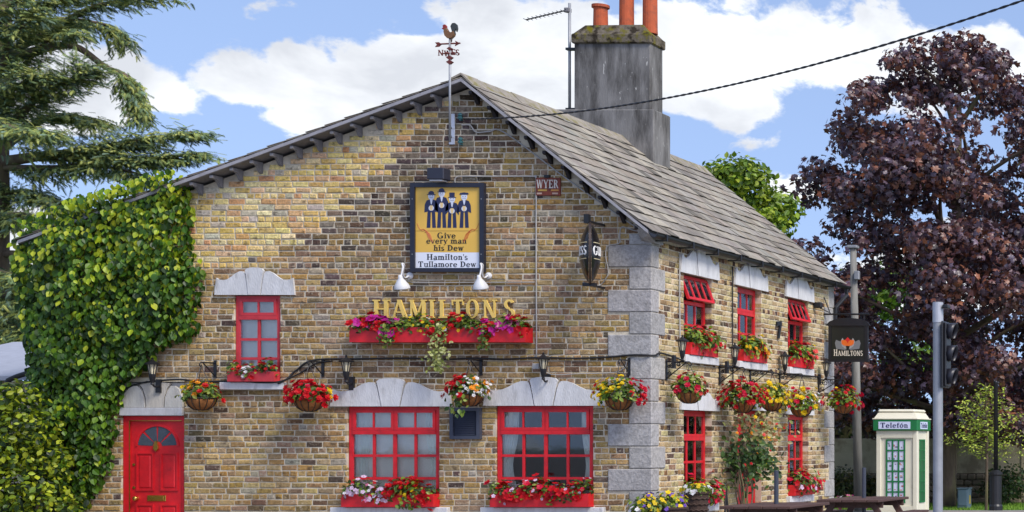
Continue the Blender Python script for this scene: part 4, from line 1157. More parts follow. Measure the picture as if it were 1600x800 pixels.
cable('black_cable', [F3(440, 600, .09), F3(470, 583), F3(495, 568), F3(520, 564)], .012, M_CABLE, 'second thin black cable rising beside the upstairs window sill', 6)
for x, z0, z1, lab in ((1059, 4.5, 2.95, 'thin grey conduit dropping down the side wall near the corner'), (1142, 4.5, 2.3, 'thin black cable dropping down the side wall between two windows')):
    u = sy(x); cable('wall_conduit', [(.025, u, z0), (.025, u, (z0 + z1) / 2), (.025, u + .02, z1)], .011, M_GREYC if x < 1100 else M_CABLE, lab, 3, 'conduit')
cable('black_cable', [(.03, 1.15, 2.84), (.03, 2.4, 2.83), (.03, 3.6, 2.84), (.03, 5.0, 2.80), (.03, 7.0, 2.82)], .014, M_CABLE, 'black cable strung below the upper sills of the side wall', 5)
mb = MB(); mb.box((fx(834), fz(577), 0), (fx(845), fz(568), .06), T=T, ch=.008); solo('junction_box', mb, M_GREYC, 'tiny grey junction box at the foot of the vertical conduit', 'box')
# ------------------------------------------------------------------ lanterns and brackets
def lantern(base, out, lab, grp, hgt=.42, k=1.0, tail=True, up=Vector((0, 0, 1))):
    """coach lantern; base = centre of its underside in the air, out = unit vector away from the wall"""
    t = thing('wall_lantern', lab, 'lantern', base, grp)
    c = Vector(base)
    n = 6
    r0, r1 = .052 * k, .088 * k
    zb, zt = .10 * k, .30 * k
    mb = MB(); mb.lathe([(.008, -.13 * k), (.03, -.11 * k), (.02, -.08 * k), (.035, -.02 * k), (.045, .04 * k), (r0 + .012, zb - .01), (r0 + .012, zb)], c, 6)
    mb.build('base', M_IRON, t)
    mb = MB()
    for i in range(n):
        a = 2 * math.pi * (i + .5) / n
        mb.tube([c + Vector((r0 * math.cos(a), r0 * math.sin(a), zb)), c + Vector((r1 * math.cos(a), r1 * math.sin(a), zt))], .007, 4)
    mb.build('cage', M_IRON, t)
    mb = MB(); mb.lathe([(r0 * .9, zb), (r1 * .92, zt)], c, 6, col=srgb(206, 196, 168)); mb.build('glass', M_LAMPO, t)
    mb = MB(); mb.lathe([(r1 + .03, zt - .005), (r1 + .034, zt + .012), (.06 * k, zt + .06 * k), (.03 * k, zt + .085 * k), (.012, zt + .10 * k), (.018, zt + .12 * k), (.0, zt + .15 * k)], c, 12); mb.build('cap', M_IRON, t)
    mb = MB()
    o = Vector(out)
    mb.tube(smooth_path([c + Vector((0, 0, -.11 * k)), c - o * .06 + Vector((0, 0, -.16 * k)), c - o * .13 + Vector((0, 0, -.13 * k))], 5), .014, 6)
    mb.build('arm', M_IRON, t)
    mb = MB(); p = c - o * .13 + Vector((0, 0, -.14 * k))
    s_ = Vector((-o.y, o.x, 0))
    mb.hexa([tuple(p + s_ * a + o * b + Vector((0, 0, z))) for a, b, z in ((-.035, -.02, -.1), (.035, -.02, -.1), (.035, .02, -.1), (-.035, .02, -.1), (-.035, -.02, .1), (.035, -.02, .1), (.035, .02, .1), (-.035, .02, .1))])
    mb.build('wall_plate', M_IRON, t)
M_LAMPO = mat('seeded_glass', rough=.18, vary=.2, scale=20, spec=.6)
GL = 'black coach lanterns on the pub'
OUTF, OUTS = (0, -1, 0), (1, 0, 0)
for x, y, lab in ((238, 592, 'black wall lantern at the ivy edge above the front door'), (541, 588, 'black wall lantern on the gable below the red trough end nearest the upstairs window'), (849, 584, 'black wall lantern on the gable at the foot of the vertical conduit')):
    lantern(P(x, y, -.15), OUTF, lab, GL, k=.72)
def scroll(c0, u, r, turns, n=22, flip=1):
    pts = []
    for i in range(n):
        q = i / (n - 1); a = q * turns * 2 * math.pi; rr = r * (1 - .78 * q)
        pts.append(c0 + u * (rr * math.cos(a) - r) + Vector((0, 0, flip * rr * math.sin(a))))
    return pts
def basket_arm(wallp, out, ln, lab, ornate=True, h=.3):
    """iron arm with scrollwork; its hook end carries a basket"""
    t = thing('basket_bracket', lab, 'bracket', wallp, 'iron basket brackets on the pub')
    w, o = Vector(wallp), Vector(out)
    s_ = Vector((-o.y, o.x, 0))
    mb = MB(); mb.hexa([tuple(w + s_ * a + o * b + Vector((0, 0, z))) for a, b, z in ((-.02, 0, -h), (.02, 0, -h), (.02, .015, -h), (-.02, .015, -h), (-.02, 0, .04), (.02, 0, .04), (.02, .015, .04), (-.02, .015, .04))]); mb.build('wall_plate', M_IRON, t)
    mb = MB(); mb.tube([w + o * .01, w + o * ln], .011, 6); mb.tube(smooth_path([w + o * ln, w + o * (ln + .03) + Vector((0, 0, -.03)), w + o * (ln + .01) + Vector((0, 0, -.06)), w + o * (ln - .015) + Vector((0, 0, -.04))], 4), .008, 6)
    mb.build('arm', M_IRON, t)
    mb = MB(); mb.tube(smooth_path([w + o * .015 + Vector((0, 0, -h + .03)), w + o * (ln * .45) + Vector((0, 0, -h * .45)), w + o * (ln * .85) + Vector((0, 0, -.012))], 6), .009, 6); mb.build('brace', M_IRON, t)
    if ornate:
        for cc, r, fl, tn in ((w + o * (ln * .40) + Vector((0, 0, -h * .22)), ln * .13, 1, 1.6), (w + o * (ln * .62) + Vector((0, 0, -h * .13)), ln * .09, -1, 1.5), (w + o * (ln * .26) + Vector((0, 0, -h * .62)), ln * .10, -1, 1.6), (w + o * (ln * .2) + Vector((0, 0, -h * .25)), ln * .07, 1, 1.4)):
            mb = MB(); mb.tube(scroll(cc, o, r, tn, flip=fl), .008, 5); mb.build('scroll', M_IRON, t)
    return w + o * ln + Vector((0, 0, -.05))

# ------------------------------------------------------------------ leaves and blooms
LEAF = ([(0, 0, 0), (.28, .3, .05), (.3, .6, .02), (0, 1, -.1), (-.3, .6, .02), (-.28, .3, .05), (0, .5, -.03)],
        [(0, 1, 6), (1, 2, 6), (2, 3, 6), (3, 4, 6), (4, 5, 6), (5, 0, 6)])
LEAF2 = ([(0, 0, 0), (.26, .4, .06), (0, 1, -.06), (-.26, .4, .06)], [(0, 1, 2), (0, 2, 3)])
def bloom_tpl(n, r, cup, double, center=None):
    vs = []; fs = []; cf = []
    for layer in range(2 if double else 1):
        rr = r * (1 - .42 * layer); lift = .25 * r * layer
        for i in range(n):
            a = 2 * math.pi * (i + .5 * layer) / n; w = math.pi / n * 1.15
            b = len(vs)
            pt = lambda ang, rad, z: (math.cos(ang) * rad, math.sin(ang) * rad, z)
            vs += [pt(a, .0, lift), pt(a - w, rr * .72, lift + cup * r * .5), pt(a, rr, lift + cup * r), pt(a + w, rr * .72, lift + cup * r * .5)]
            fs += [(b, b + 1, b + 2), (b, b + 2, b + 3)]; k = .82 + .3 * ((i * 7 + layer * 3) % 5) / 5
            cf += [(k, k, k), (k * .9, k * .9, k * .9)]
    b = len(vs); m = 5
    for i in range(m): vs.append((math.cos(2 * math.pi * i / m) * r * .16, math.sin(2 * math.pi * i / m) * r * .16, r * (.3 if double else .1)))
    fs.append(tuple(range(b, b + m))); cf.append(center or (.7, .6, .5))
    return vs, fs, cf
BL_B = bloom_tpl(6, 1, .35, True); BL_P = bloom_tpl(5, 1, .3, False); BL_S = bloom_tpl(5, 1, .1, False)
BLC = {'red': (206, 20, 32), 'crimson': (212, 22, 62), 'magenta': (200, 40, 150), 'pink': (232, 130, 170), 'yellow': (238, 204, 30), 'orange': (240, 156, 40), 'white': (236, 234, 236), 'purple': (120, 84, 190), 'coral': (238, 92, 84), 'pale': (226, 200, 226)}
BLM = {}
def bloom_mesh(col, typ):
    key = (col, typ)
    if key not in BLM:
        lst = []
        rr = random.Random(len(BLM))
        for v in range(3):
            mb = MB(); k = rr.uniform(.85, 1.1)
            mb.add({'b': BL_B, 'p': BL_P, 's': BL_S}[typ], Matrix.Identity(4), tuple(c * k for c in srgb(*BLC[col])))
            lst.append(mb.mesh('flower', M_PETAL))
        BLM[key] = lst
    return BLM[key]
GREEN = [(74, 104, 34), (96, 126, 40), (58, 86, 30), (120, 144, 48), (46, 70, 28), (140, 152, 60)]
BRIGHT = [(130, 150, 40), (150, 160, 50), (104, 130, 36), (84, 112, 34)]
def orient(d, spin, r):
    q = Vector((0, 0, 1)).rotation_difference(Vector(d).normalized())
    return q.to_matrix().to_4x4() @ Matrix.Rotation(spin, 4, 'Z')
def planting(parent, centre, radii, T, nleaf, leaf, blooms, r, pal=GREEN, low=-.25, trail=None, box=None):
    """foliage mound (one mesh) and single flowers as parts. centre in (u, z, d) axes of T; radii likewise; box: half length of a trough"""
    rng = random.Random(r)
    fo = MB()
    def sample(shell):
        while True:
            u, z, d = rng.uniform(-1, 1), rng.uniform(low, 1), rng.uniform(-.75, 1)
            l = math.sqrt(u * u + z * z + d * d)
            if .25 < l <= 1: break
        s = shell / l if rng.random() < .7 else 1
        lump = .86 + .2 * math.sin(u * 7 + r) * math.cos(z * 5 + d * 4 + r * 2)
        u, z, d = u * s * lump, z * s * lump, d * s * lump
        nu = u
        p = [centre[0] + u * radii[0], centre[1] + z * radii[1], centre[2] + d * radii[2]]
        if box:
            p[0] = centre[0] + rng.uniform(-1, 1) * box + u * radii[0] * .3; nu = u * .4
            p[1] += .05 * math.sin(p[0] * 9 + r)
        n = Vector(T(nu, z + .15, d + .15)) - Vector(T(0, 0, 0))
        return Vector(T(*p)), n
    leaf *= .82
    for i in range(int(nleaf * 1.5)):
        p, n = sample(rng.uniform(.55, 1.0))
        n = n.normalized() + Vector((rng.uniform(-.7, .7), rng.uniform(-.7, .7), rng.uniform(-.3, .8)))
        M = Matrix.Translation(p) @ orient(n, rng.uniform(0, 6.28), rng) @ Matrix.Scale(leaf * rng.uniform(.7, 1.35), 4)
        fo.add(LEAF, M, srgb(*rng.choice(pal), rng.uniform(.75, 1.15)))
    if trail:
        for (u, z0, z1, w, n, pal2, sz) in trail:
            for i in range(n):
                q = rng.random()
                p = Vector(T(u + rng.gauss(0, w * (.55 + .45 * math.sin(q * 3))), z0 + (z1 - z0) * q, centre[2] + radii[2] * .75 + rng.uniform(-.05, .06)))
                M = Matrix.Translation(p) @ orient((rng.uniform(-.6, .6), -1 + rng.uniform(-.4, .4) if T is FRONT else rng.uniform(-.5, .5), rng.uniform(-.3, .7)), rng.uniform(0, 6.28), rng) @ Matrix.Scale(sz * rng.uniform(.7, 1.3), 4)
                fo.add(LEAF, M, srgb(*rng.choice(pal2), rng.uniform(.8, 1.1)))
    fo.build('foliage', M_LEAF, parent, kind='stuff')
    for (col, typ, size, n, sel) in blooms:
        size *= .84; n = int(n * 1.35 + .5)
        ms = bloom_mesh(col, typ)
        k = 0; guard = 0
        while k < n and guard < n * 60:
            guard += 1
            p, nn = sample(rng.uniform(.98, 1.12))
            q = Vector(T(*centre)); du = p - q
            uu = du.x if T is not SIDE else du.y
            uu /= (box or radii[0])
            if sel and not sel(uu, (du.z) / radii[1]): continue
            nn = nn.normalized() + Vector((rng.uniform(-.4, .4), rng.uniform(-.4, .4), rng.uniform(-.2, .5)))
            M = Matrix.Translation(p) @ orient(nn, rng.uniform(0, 6.28), rng) @ Matrix.Scale(size * rng.uniform(.75, 1.25), 4)
            piece('flower', ms[rng.randrange(3)], M, parent)
            k += 1
def hang_basket(c, rim, T, lab, blooms, seed, size=(.36, .24, .34), pal=GREEN, hook=None, trail=None, nleaf=260, bowl=.19, leaf=.085):
    t = thing('hanging_basket', lab, 'flower basket', Vector(T(*c)) - Vector((0, 0, .2)), 'hanging flower baskets on the pub')
    o = Vector(T(*c))
    mb = MB(); pr = [(.02, -.175), (bowl * .45, -.165), (bowl * .78, -.115), (bowl * .95, -.05), (bowl, 0), (bowl * .9, 0), (bowl * .8, -.03)]
    mb.lathe(pr, o, 20); mb.build('bowl', M_COIR, t, smooth=True)
    mb = MB()
    for k in range(12):
        a = 2 * math.pi * k / 12; cs, sn = math.cos(a), math.sin(a)
        mb.tube([o + Vector((cs * q * 1.03, sn * q * 1.03, z - .004)) for q, z in pr[:5]], .0055, 4)
    mb.tube([o + Vector((math.cos(a) * (bowl + .006), math.sin(a) * (bowl + .006), 0)) for a in np.linspace(0, 2 * math.pi, 21)], .007, 5)
    mb.build('wire_frame', M_IRON, t)
    hk = Vector(hook) if hook is not None else o + Vector((0, 0, .42))
    for k in range(3):
        a = 2 * math.pi * k / 3 + .4
        mb = MB(); mb.tube([o + Vector((math.cos(a) * bowl, math.sin(a) * bowl, 0)), hk], .005, 4); mb.build('chain', M_IRON, t)
    planting(t, (c[0], c[1] + .04, c[2]), size, T, nleaf, leaf, blooms, seed, pal, trail=trail)
def trough(T, u0, u1, z0, z1, d0, d1, lab, blooms, seed, m=M_RED, name='window_box', leafh=.16, nleaf=320, trail=None, pal=GREEN, cat='flower box', leaf=.07, taper=.0, rise=.0, depth=.16):
    t = thing(name, lab, cat, T((u0 + u1) / 2, z0, (d0 + d1) / 2), 'red flower troughs on the pub')
    mb = MB(); w = .018
    mb.box((u0, z0, d1 - w), (u1, z1, d1), T=T); mb.box((u0, z0, d0), (u1, z1, d0 + w), T=T); mb.box((u0, z0, d0 + w), (u0 + w, z1, d1 - w), T=T); mb.box((u1 - w, z0, d0 + w), (u1, z1, d1 - w), T=T)
    mb.box((u0 + w, z0, d0 + w), (u1 - w, z0 + w, d1 - w), T=T); mb.build('trough', m, t)
    mb = MB(); mb.box((u0 + w, z1 - .06, d0 + w), (u1 - w, z1 - .02, d1 - w), T=T, col=srgb(52, 40, 30)); mb.build('soil', M_COLOR, t)
    planting(t, ((u0 + u1) / 2, z1 + .01 + rise, (d0 + d1) / 2 + .03), (.2, leafh, depth), T, nleaf, leaf, blooms, seed, pal, low=-.45, trail=trail, box=(u1 - u0) / 2 - .02)
    return t
def sel(a, b): return lambda u, z: a <= u <= b

# front baskets
def fb(x, ylow, Y, z_arm_y, lab, blooms, seed, armlab, **kw):
    arm = P(x, z_arm_y, 0)
    d = -Y
    arm = Vector((P(x, z_arm_y, Y).x, 0, P(x, z_arm_y, Y).z))
    hook = basket_arm(arm, OUTF, d, armlab, ornate=False, h=.22)
    c = P(x, ylow, Y)
    hang_basket((c.x, c.z, d), None, FRONT, lab, blooms, seed, hook=hook, **kw)
fb(314, 622, -.3, 566, 'coir basket with yellow, orange and red flowers next to the front door', [('yellow', 'b', .055, 12, sel(-1.2, -.2)), ('red', 'b', .05, 9, sel(.25, 1.3)), ('orange', 'b', .06, 10, sel(-.4, .5)), ('white', 's', .03, 18, sel(-1.3, -.4))], 31, 'short black basket bracket nearest the front door', size=(.28, .22, .26), nleaf=150)
fb(483, 624, -.32, 564, 'round basket overflowing with red flowers under the upstairs window', [('red', 'b', .055, 80, None), ('crimson', 'b', .05, 20, None), ('yellow', 'b', .045, 4, sel(.75, 1.4))], 32, 'short black basket bracket beside the rising black cables', size=(.33, .24, .3), nleaf=170)
fb(733, 616, -.32, 562, 'basket of red, white and orange flowers hanging over the black vent', [('red', 'b', .055, 22, sel(-1.2, .1)), ('white', 's', .03, 60, sel(.0, 1.2)), ('orange', 'b', .05, 8, sel(.4, 1.2)), ('red', 'b', .06, 9, sel(-.4, .2))], 33, 'short black basket bracket above the black vent', size=(.33, .28, .3), nleaf=200, trail=[(P(735, 0, -.32).x - .05, 2.2, 1.98, .1, 30, GREEN, .07)])
fb(968, 622, -.32, 562, 'basket of yellow and red flowers hanging in front of the corner stones', [('yellow', 'b', .045, 56, sel(-1.0, .4)), ('red', 'b', .045, 10, sel(.3, 1.3)), ('crimson', 'b', .055, 16, sel(.5, 1.4)), ('red', 'b', .05, 4, sel(-1.4, -.7))], 34, 'short black basket bracket beside the corner stones', size=(.38, .3, .32), nleaf=230, pal=GREEN + BRIGHT)
# side baskets on scrolled brackets
SB = [(.49, .36, 1077, 612, True, 1067, 'basket of red flowers with bright foliage on the bracket closest to the corner stones', [('red', 'b', .05, 12, sel(-.2, 1.3)), ('crimson', 'b', .06, 5, sel(-1.4, -.7)), ('coral', 'b', .04, 5, None)], GREEN + BRIGHT, (.30, .3, .27), 41),
      (2.447, .40, 1161, 628, True, 1149, 'large basket crowded with crimson flowers above the side door', [('red', 'b', .06, 48, None), ('crimson', 'b', .06, 26, None)], GREEN, (.42, .32, .36), 42),
      (3.72, .45, 1206, 626, False, 0, 'basket of yellow flowers with pale foliage, second basket past the side door', [('yellow', 'b', .055, 44, None), ('crimson', 'b', .05, 6, sel(.5, 1.4))], BRIGHT + [(170, 176, 80)], (.34, .32, .32), 43),
      (5.06, .46, 1252, 636, True, 1227, 'basket of yellow, white and red flowers in front of the far window head', [('yellow', 'b', .06, 22, sel(-.8, .6)), ('white', 's', .032, 60, sel(-.5, 1.1)), ('crimson', 'b', .055, 12, sel(-1.4, -.3)), ('coral', 'b', .05, 6, sel(.6, 1.4))], BRIGHT + GREEN, (.38, .32, .34), 44),
      (7.03, .50, 1318, 632, True, 1291, 'basket of bright pink red flowers hanging beyond the far corner of the pub', [('crimson', 'b', .065, 40, sel(-.2, 1.4)), ('red', 'b', .05, 22, None), ('yellow', 'b', .05, 8, None)], BRIGHT + GREEN, (.38, .34, .36), 45)]
for n, (Yb, ln, bx, by, lamp, lx, lab, blooms, pal, size, seed) in enumerate(SB):
    zt = 2.80 - .03 * (n == 4)
    tip = P(bx, by, Yb)
    arm_l = tip.x
    hook = basket_arm(Vector((.004, Yb, zt)), OUTS, arm_l, ['black scrolled bracket closest to the corner stones', 'black scrolled bracket left of the side door', 'black scrolled bracket just past the side door', 'black scrolled bracket before the far side window', 'black scrolled bracket at the far end of the side wall'][n], True, .28)
    hang_basket((Yb, tip.z, tip.x), None, SIDE, lab, blooms, seed, hook=hook, pal=pal, size=(size[2], size[1], size[0]), nleaf=230, bowl=.185)
    if lamp:
        lp = P(lx, 0, Yb)
        lantern((lp.x, Yb - .02 if n != 4 else Yb, zt + .1), OUTS, ['black lantern on the side wall bracket closest to the corner stones', 'black lantern on the bracket above the side door basket', '', 'black lantern before the far side window', 'black lantern at the far end of the side wall'][n], GL, k=.7)

# window boxes
MIXF = [('red', 'b', .045, 24, None), ('crimson', 'b', .04, 8, None)]
trough(FRONT, fx(553) + .08, fx(825) + .08, fz(536), fz(514) + .01, .02, .24, 'long red trough of mixed flowers fixed under the gold letters',
       [('red', 'b', .07, 26, sel(-1.1, -.62)), ('magenta', 'p', .075, 30, sel(-.95, -.5)), ('red', 'b', .06, 22, sel(-.1, .3)), ('red', 'b', .07, 12, sel(.5, .62)), ('magenta', 'p', .07, 24, sel(.48, .95)), ('pink', 'p', .065, 12, sel(.6, .95)), ('red', 'b', .06, 16, sel(.85, 1.1)), ('yellow', 's', .035, 18, sel(-.32, -.1)), ('yellow', 's', .035, 10, sel(.1, .3)), ('white', 's', .04, 8, sel(-.45, .5)), ('coral', 'b', .04, 4, sel(-.4, -.1))],
       51, name='flower_trough', nleaf=1000, leafh=.18, rise=-.01, leaf=.075, trail=[(fx(690) + .1, 3.3, 2.62, .085, 240, [(168, 172, 96), (150, 156, 80), (188, 190, 130), (120, 132, 60)], .055), (fx(615) + .08, 3.3, 2.98, .06, 70, GREEN, .05), (fx(762) + .08, 3.3, 2.95, .04, 60, GREEN + [(150, 160, 90)], .05)])
trough(FRONT, fx(364) + .0, fx(437), fz(596.5), fz(581), .0, .07 + .06, 'small red box with red and white flowers on the upstairs gable sill', [('red', 'b', .042, 22, None), ('white', 'b', .045, 8, sel(-.5, -.1))], 52, m=M_REDW, nleaf=150, leafh=.17, depth=.1)
trough(FRONT, fx(541) + .02, fx(684) + .02, fz(791.5), fz(771.5), -.02, .16, 'red box with pink, red and yellow flowers under the big window nearest the front door', [('pale', 's', .045, 44, sel(-1.1, .05)), ('pink', 'p', .05, 8, sel(-.6, -.1)), ('red', 'b', .055, 84, sel(-.05, .95)), ('yellow', 's', .04, 26, sel(.35, .75)), ('white', 's', .03, 12, sel(-.9, 0))], 53, nleaf=430, leafh=.22, depth=.16, trail=[(fx(650), 1.0, .6, .12, 50, GREEN, .06)])
trough(FRONT, fx(772) + .02, fx(925) + .02, fz(791.5), fz(771), -.02, .16, 'red box of red petunias under the big window nearest the corner stones', [('red', 'p', .065, 96, None), ('pale', 's', .035, 30, None), ('crimson', 'p', .055, 12, None)], 54, nleaf=460, leafh=.21, depth=.16)
cols3 = [[('red', 'b', .055, 18, sel(-.3, 1.1)), ('crimson', 'b', .06, 10, sel(-.4, .6))], [('yellow', 'b', .055, 18, None), ('orange', 'b', .055, 10, None), ('crimson', 'b', .06, 8, sel(.2, 1.1))], [('crimson', 'b', .055, 22, None), ('coral', 'b', .065, 12, sel(.2, 1.1)), ('yellow', 'b', .04, 5, None)]]
labs = ['red box with red flowers on the upper side sill closest to the corner stones', 'red box with yellow and orange flowers on the middle upper side sill', 'red box with pink red flowers on the far upper side sill']
for k in range(3):
    a, b = WY[k]
    trough(SIDE, a + .02, b + .03, 2.95, 3.14, -.1, .09, labs[k], cols3[k], 60 + k, nleaf=230, leafh=.26, depth=.2, pal=GREEN + BRIGHT, leaf=.1, rise=.02)
trough(SIDE, WY[0][0] + .05, WY[0][1] + .05, .605, .75, -.08, .12, 'red box of crimson petunias on the lower side sill closest to the corner', [('crimson', 'p', .07, 40, None), ('red', 'p', .06, 22, None), ('pink', 'p', .05, 8, None), ('yellow', 's', .05, 8, sel(-1, -.2))], 64, nleaf=300, leafh=.26, depth=.3, leaf=.09)
trough(SIDE, WY[2][0] - .02, WY[2][1] + .02, .605, .80, -.08, .12, 'red box of crimson and white petunias on the far lower side sill', [('crimson', 'p', .07, 40, None), ('red', 'p', .06, 24, None), ('pale', 's', .06, 14, sel(-1, .5))], 65, nleaf=300, leafh=.28, depth=.3, leaf=.09)
# tubs at the corner
def tub(c, r, h, lab, blooms, seed, m, name, trail=None, size=None, pal=GREEN):
    t = thing(name, lab, 'planter', (c[0], c[1], .11))
    zc = c[2]
    mb = MB(); mb.lathe([(r * .8, -h), (r * .9, -h * .5), (r, -.03), (r + .02, -.03), (r + .02, .0), (r - .02, .0), (r - .04, -.06)], c, 22); mb.build('tub', m, t)
    for k in range(1, 7):
        mb = MB(); zz = -h + k * h / 7.2; q = r * (.8 + .2 * k / 7.2) + .006
        mb.tube([Vector(c) + Vector((math.cos(a) * q, math.sin(a) * q, zz + .008 * math.sin(a * 14 + k * 3))) for a in np.linspace(0, 2 * math.pi, 57)], .014, 5); mb.build('hoop', m, t)
    TT = at_plane(c[1])
    planting(t, (c[0], zc + .02, 0), size or (r + .08, .2, r + .08), TT, 260, .07, blooms, seed, pal, low=-.4, trail=trail)
cc = P(1008, 796, -.9); st = MB()
tub((cc.x, -.9, cc.z - .04), .27, .5, 'dark wicker tub of white, purple and yellow flowers at the foot of the corner stones', [('white', 's', .045, 14, sel(-.6, .1)), ('purple', 's', .045, 10, sel(0, .4)), ('yellow', 's', .045, 26, sel(.1, 1.2)), ('orange', 's', .05, 4, sel(-1.2, -.7))], 71, M_WICKER, 'wicker_tub', size=(.30, .27, .3), pal=BRIGHT + GREEN)
cc = P(1046, 792, -.55)
tub((cc.x, -.55, cc.z), .24, .6, 'brown tub of yellow and violet flowers beside the corner', [('yellow', 's', .05, 22, None), ('purple', 's', .05, 12, sel(.1, 1.2)), ('white', 's', .04, 6, None)], 72, M_WICKER, 'wicker_tub', size=(.26, .22, .26), pal=BRIGHT + GREEN)
cc = P(1076, 768, .3)
tub((cc.x + .12, .3, cc.z), .17, .62, 'tall dark wicker basket of white flowers before the lower side window', [('white', 's', .05, 16, None), ('yellow', 's', .045, 10, None)], 73, M_WICKER, 'tall_wicker_basket', size=(.24, .12, .2), pal=BRIGHT)

# ------------------------------------------------------------------ curtains and blinds behind the big windows
def curtain(u0, u1, z0, z1, d, pinch, lab, m=M_CURTAIN, nm='curtain'):
    mb = MB(); nu, nz = 26, 14; vs = []; fs = []
    for j in range(nz + 1):
        q = j / nz; z = z0 + (z1 - z0) * q
        k = 1 - abs(pinch) * math.exp(-((q - .42) / .22) ** 2)
        for i in range(nu + 1):
            t = i / nu
            u = (u0 + (u1 - u0) * t * k) if pinch >= 0 else (u1 - (u1 - u0) * (1 - t) * k)
            vs.append(FRONT(u, z, d + .011 * math.sin(t * 30 + math.sin(q * 4) * .6)))
    for j in range(nz):
        for i in range(nu): a = j * (nu + 1) + i; fs.append((a, a + 1, a + nu + 2, a + nu + 1))
    mb.raw(vs, fs); solo(nm, mb, m, lab, 'curtain', 'pale curtains behind the gable windows', smooth=True)
for k, nm in ((1, 'nearest the front door'), (2, 'nearest the corner stones')):
    a, b, c, e = OPEN_F[k]
    wdt = .34 if k == 1 else .28
    curtain(a + .02, a + wdt, c, e - .04, -.106, .35, f'pale gathered curtain at the door side of the big window {nm}')
    curtain(b - wdt * .75, b - .02, c, e - .04, -.106, -.35, f'pale gathered curtain at the far side of the big window {nm}')
a, b, c, e = OPEN_F[1]
mb = MB(); mb.box((a + .01, c - .0, -.128), (b - .01, e - .0, -.122), T=FRONT); solo('roller_blind', mb, M_BLIND, 'pale grey blind filling the big window nearest the front door', 'blind')
a, b, c, e = OPEN_F[0]
mb = MB(); mb.box((a + .01, c - .0, -.128), (b - .01, e - .0, -.122), T=FRONT); solo('roller_blind', mb, M_BLIND, 'pale grey blind behind the small upstairs gable window', 'blind')
# ------------------------------------------------------------------ hanging pub sign on the side wall
YS = 7.35
ps = thing('hanging_pub_sign', 'square black hanging pub sign with pale lettering at the far end of the side wall', 'sign', P(1300, 566, YS))
TS = at_plane(YS)
sgn = lambda x, y: (P(x, y, YS).x, P(x, y, YS).z)
mb = MB()
def bx(x0, y0, x1, y1, d0, d1, col=(1, 1, 1)):
    a = sgn(x0, y0); b = sgn(x1, y1); mb.box((a[0], b[1], d0), (b[0], a[1], d1), T=TS, col=col)
bx(1295, 508, 1299.5, 564, -.03, .03); bx(1352, 508, 1356.5, 564, -.03, .03); bx(1293, 561.5, 1358, 565.5, -.035, .035)
mb.prism([sgn(*q) for q in ((1291, 509), (1360, 509), (1356, 503), (1345, 498.5), (1326, 496.5), (1306, 498.5), (1296, 503))], -.035, .035, TS)
mb.build('frame', M_IRON, ps)
mb = MB(); bx(1299.5, 509, 1352, 561.5, -.015, .015, srgb(30, 34, 30)); mb.build('panel', M_PRINT, ps)
mb = MB()
for s in (1, -1):
    a = 1325
    mb.prism([sgn(a + s * x, y) for x, y in ((3, 547), (18, 545), (20, 536), (18, 531), (11, 534), (6, 540))], .014, .017, TS, srgb(120, 122, 124))
    mb.prism([sgn(a + s * x, y) for x, y in ((2, 546), (9, 541), (11, 533), (8, 528), (4, 536))], .014, .0176, TS, srgb(158, 156, 152))
mb.build('painted_leaf', M_PRINT, ps)
mb = MB()
for k, (ang, c) in enumerate(((90, (206, 44, 40)), (140, (226, 108, 40)), (40, (226, 108, 40)))):
    dx, dy = math.cos(R(ang)), -math.sin(R(ang)); px_, py_ = -dy, dx; b0 = (1325, 540)
    mb.prism([sgn(b0[0] + dx * l + px_ * w, b0[1] + dy * l + py_ * w) for l, w in ((0, -1), (5, -4), (9, -4), (13, 0), (9, 4), (5, 4), (0, 1))], .014, .018 + .0006 * k, TS, srgb(*c))
mb.build('painted_flower', M_PRINT, ps)
mb = MB(); W_ = (P(1349, 0, YS) - P(1303, 0, YS)).x; sx = W_ / (text_width('H', 1) + .82 * text_width('AMILTONS', 1))
u = sgn(1303, 556)[0]; zb = sgn(1303, 556)[1]; ch = 8.6 / 81.
glyph(mb, 'H', u, zb, sx, ch * 1.15, .014, .017, TS, srgb(226, 216, 196)); u += (GLY['H'][0] + .04) * sx
for c in 'AMILTONS':
    glyph(mb, c, u, zb, sx * .82, ch * .92, .014, .017, TS, srgb(226, 216, 196)); u += (GLY[c][0] + .04) * sx * .82
mb.build('lettering', M_PRINT, ps)
mb = MB(); zz = sgn(0, 491)[1]; xe = sgn(1358, 0)[0]
mb.tube([(.0, YS, zz), (xe, YS, zz)], .018, 8); mb.tube([(.0, YS, zz + .33), (.12, YS, zz + .02)], .012, 6); mb.build('arm', M_IRON, ps)
for x in (1304, 1350):
    mb = MB(); a = sgn(x, 0)[0]; mb.tube([(a, YS, zz), (a, YS, sgn(0, 500)[1])], .009, 6); mb.build('hanger', M_IRON, ps)
mb = MB(); zf = sgn(0, 480)[1]; mb.box((.0, YS - .6, zf - .06), (.16, YS - .5, zf + .05), ch=.02); mb.tube([(.0, YS - .55, zf), (.3, YS - .5, zf - .15)], .012, 6)
solo('spotlight', mb, M_IRON, 'small black spotlight on the side wall beside the hanging sign', 'spotlight')

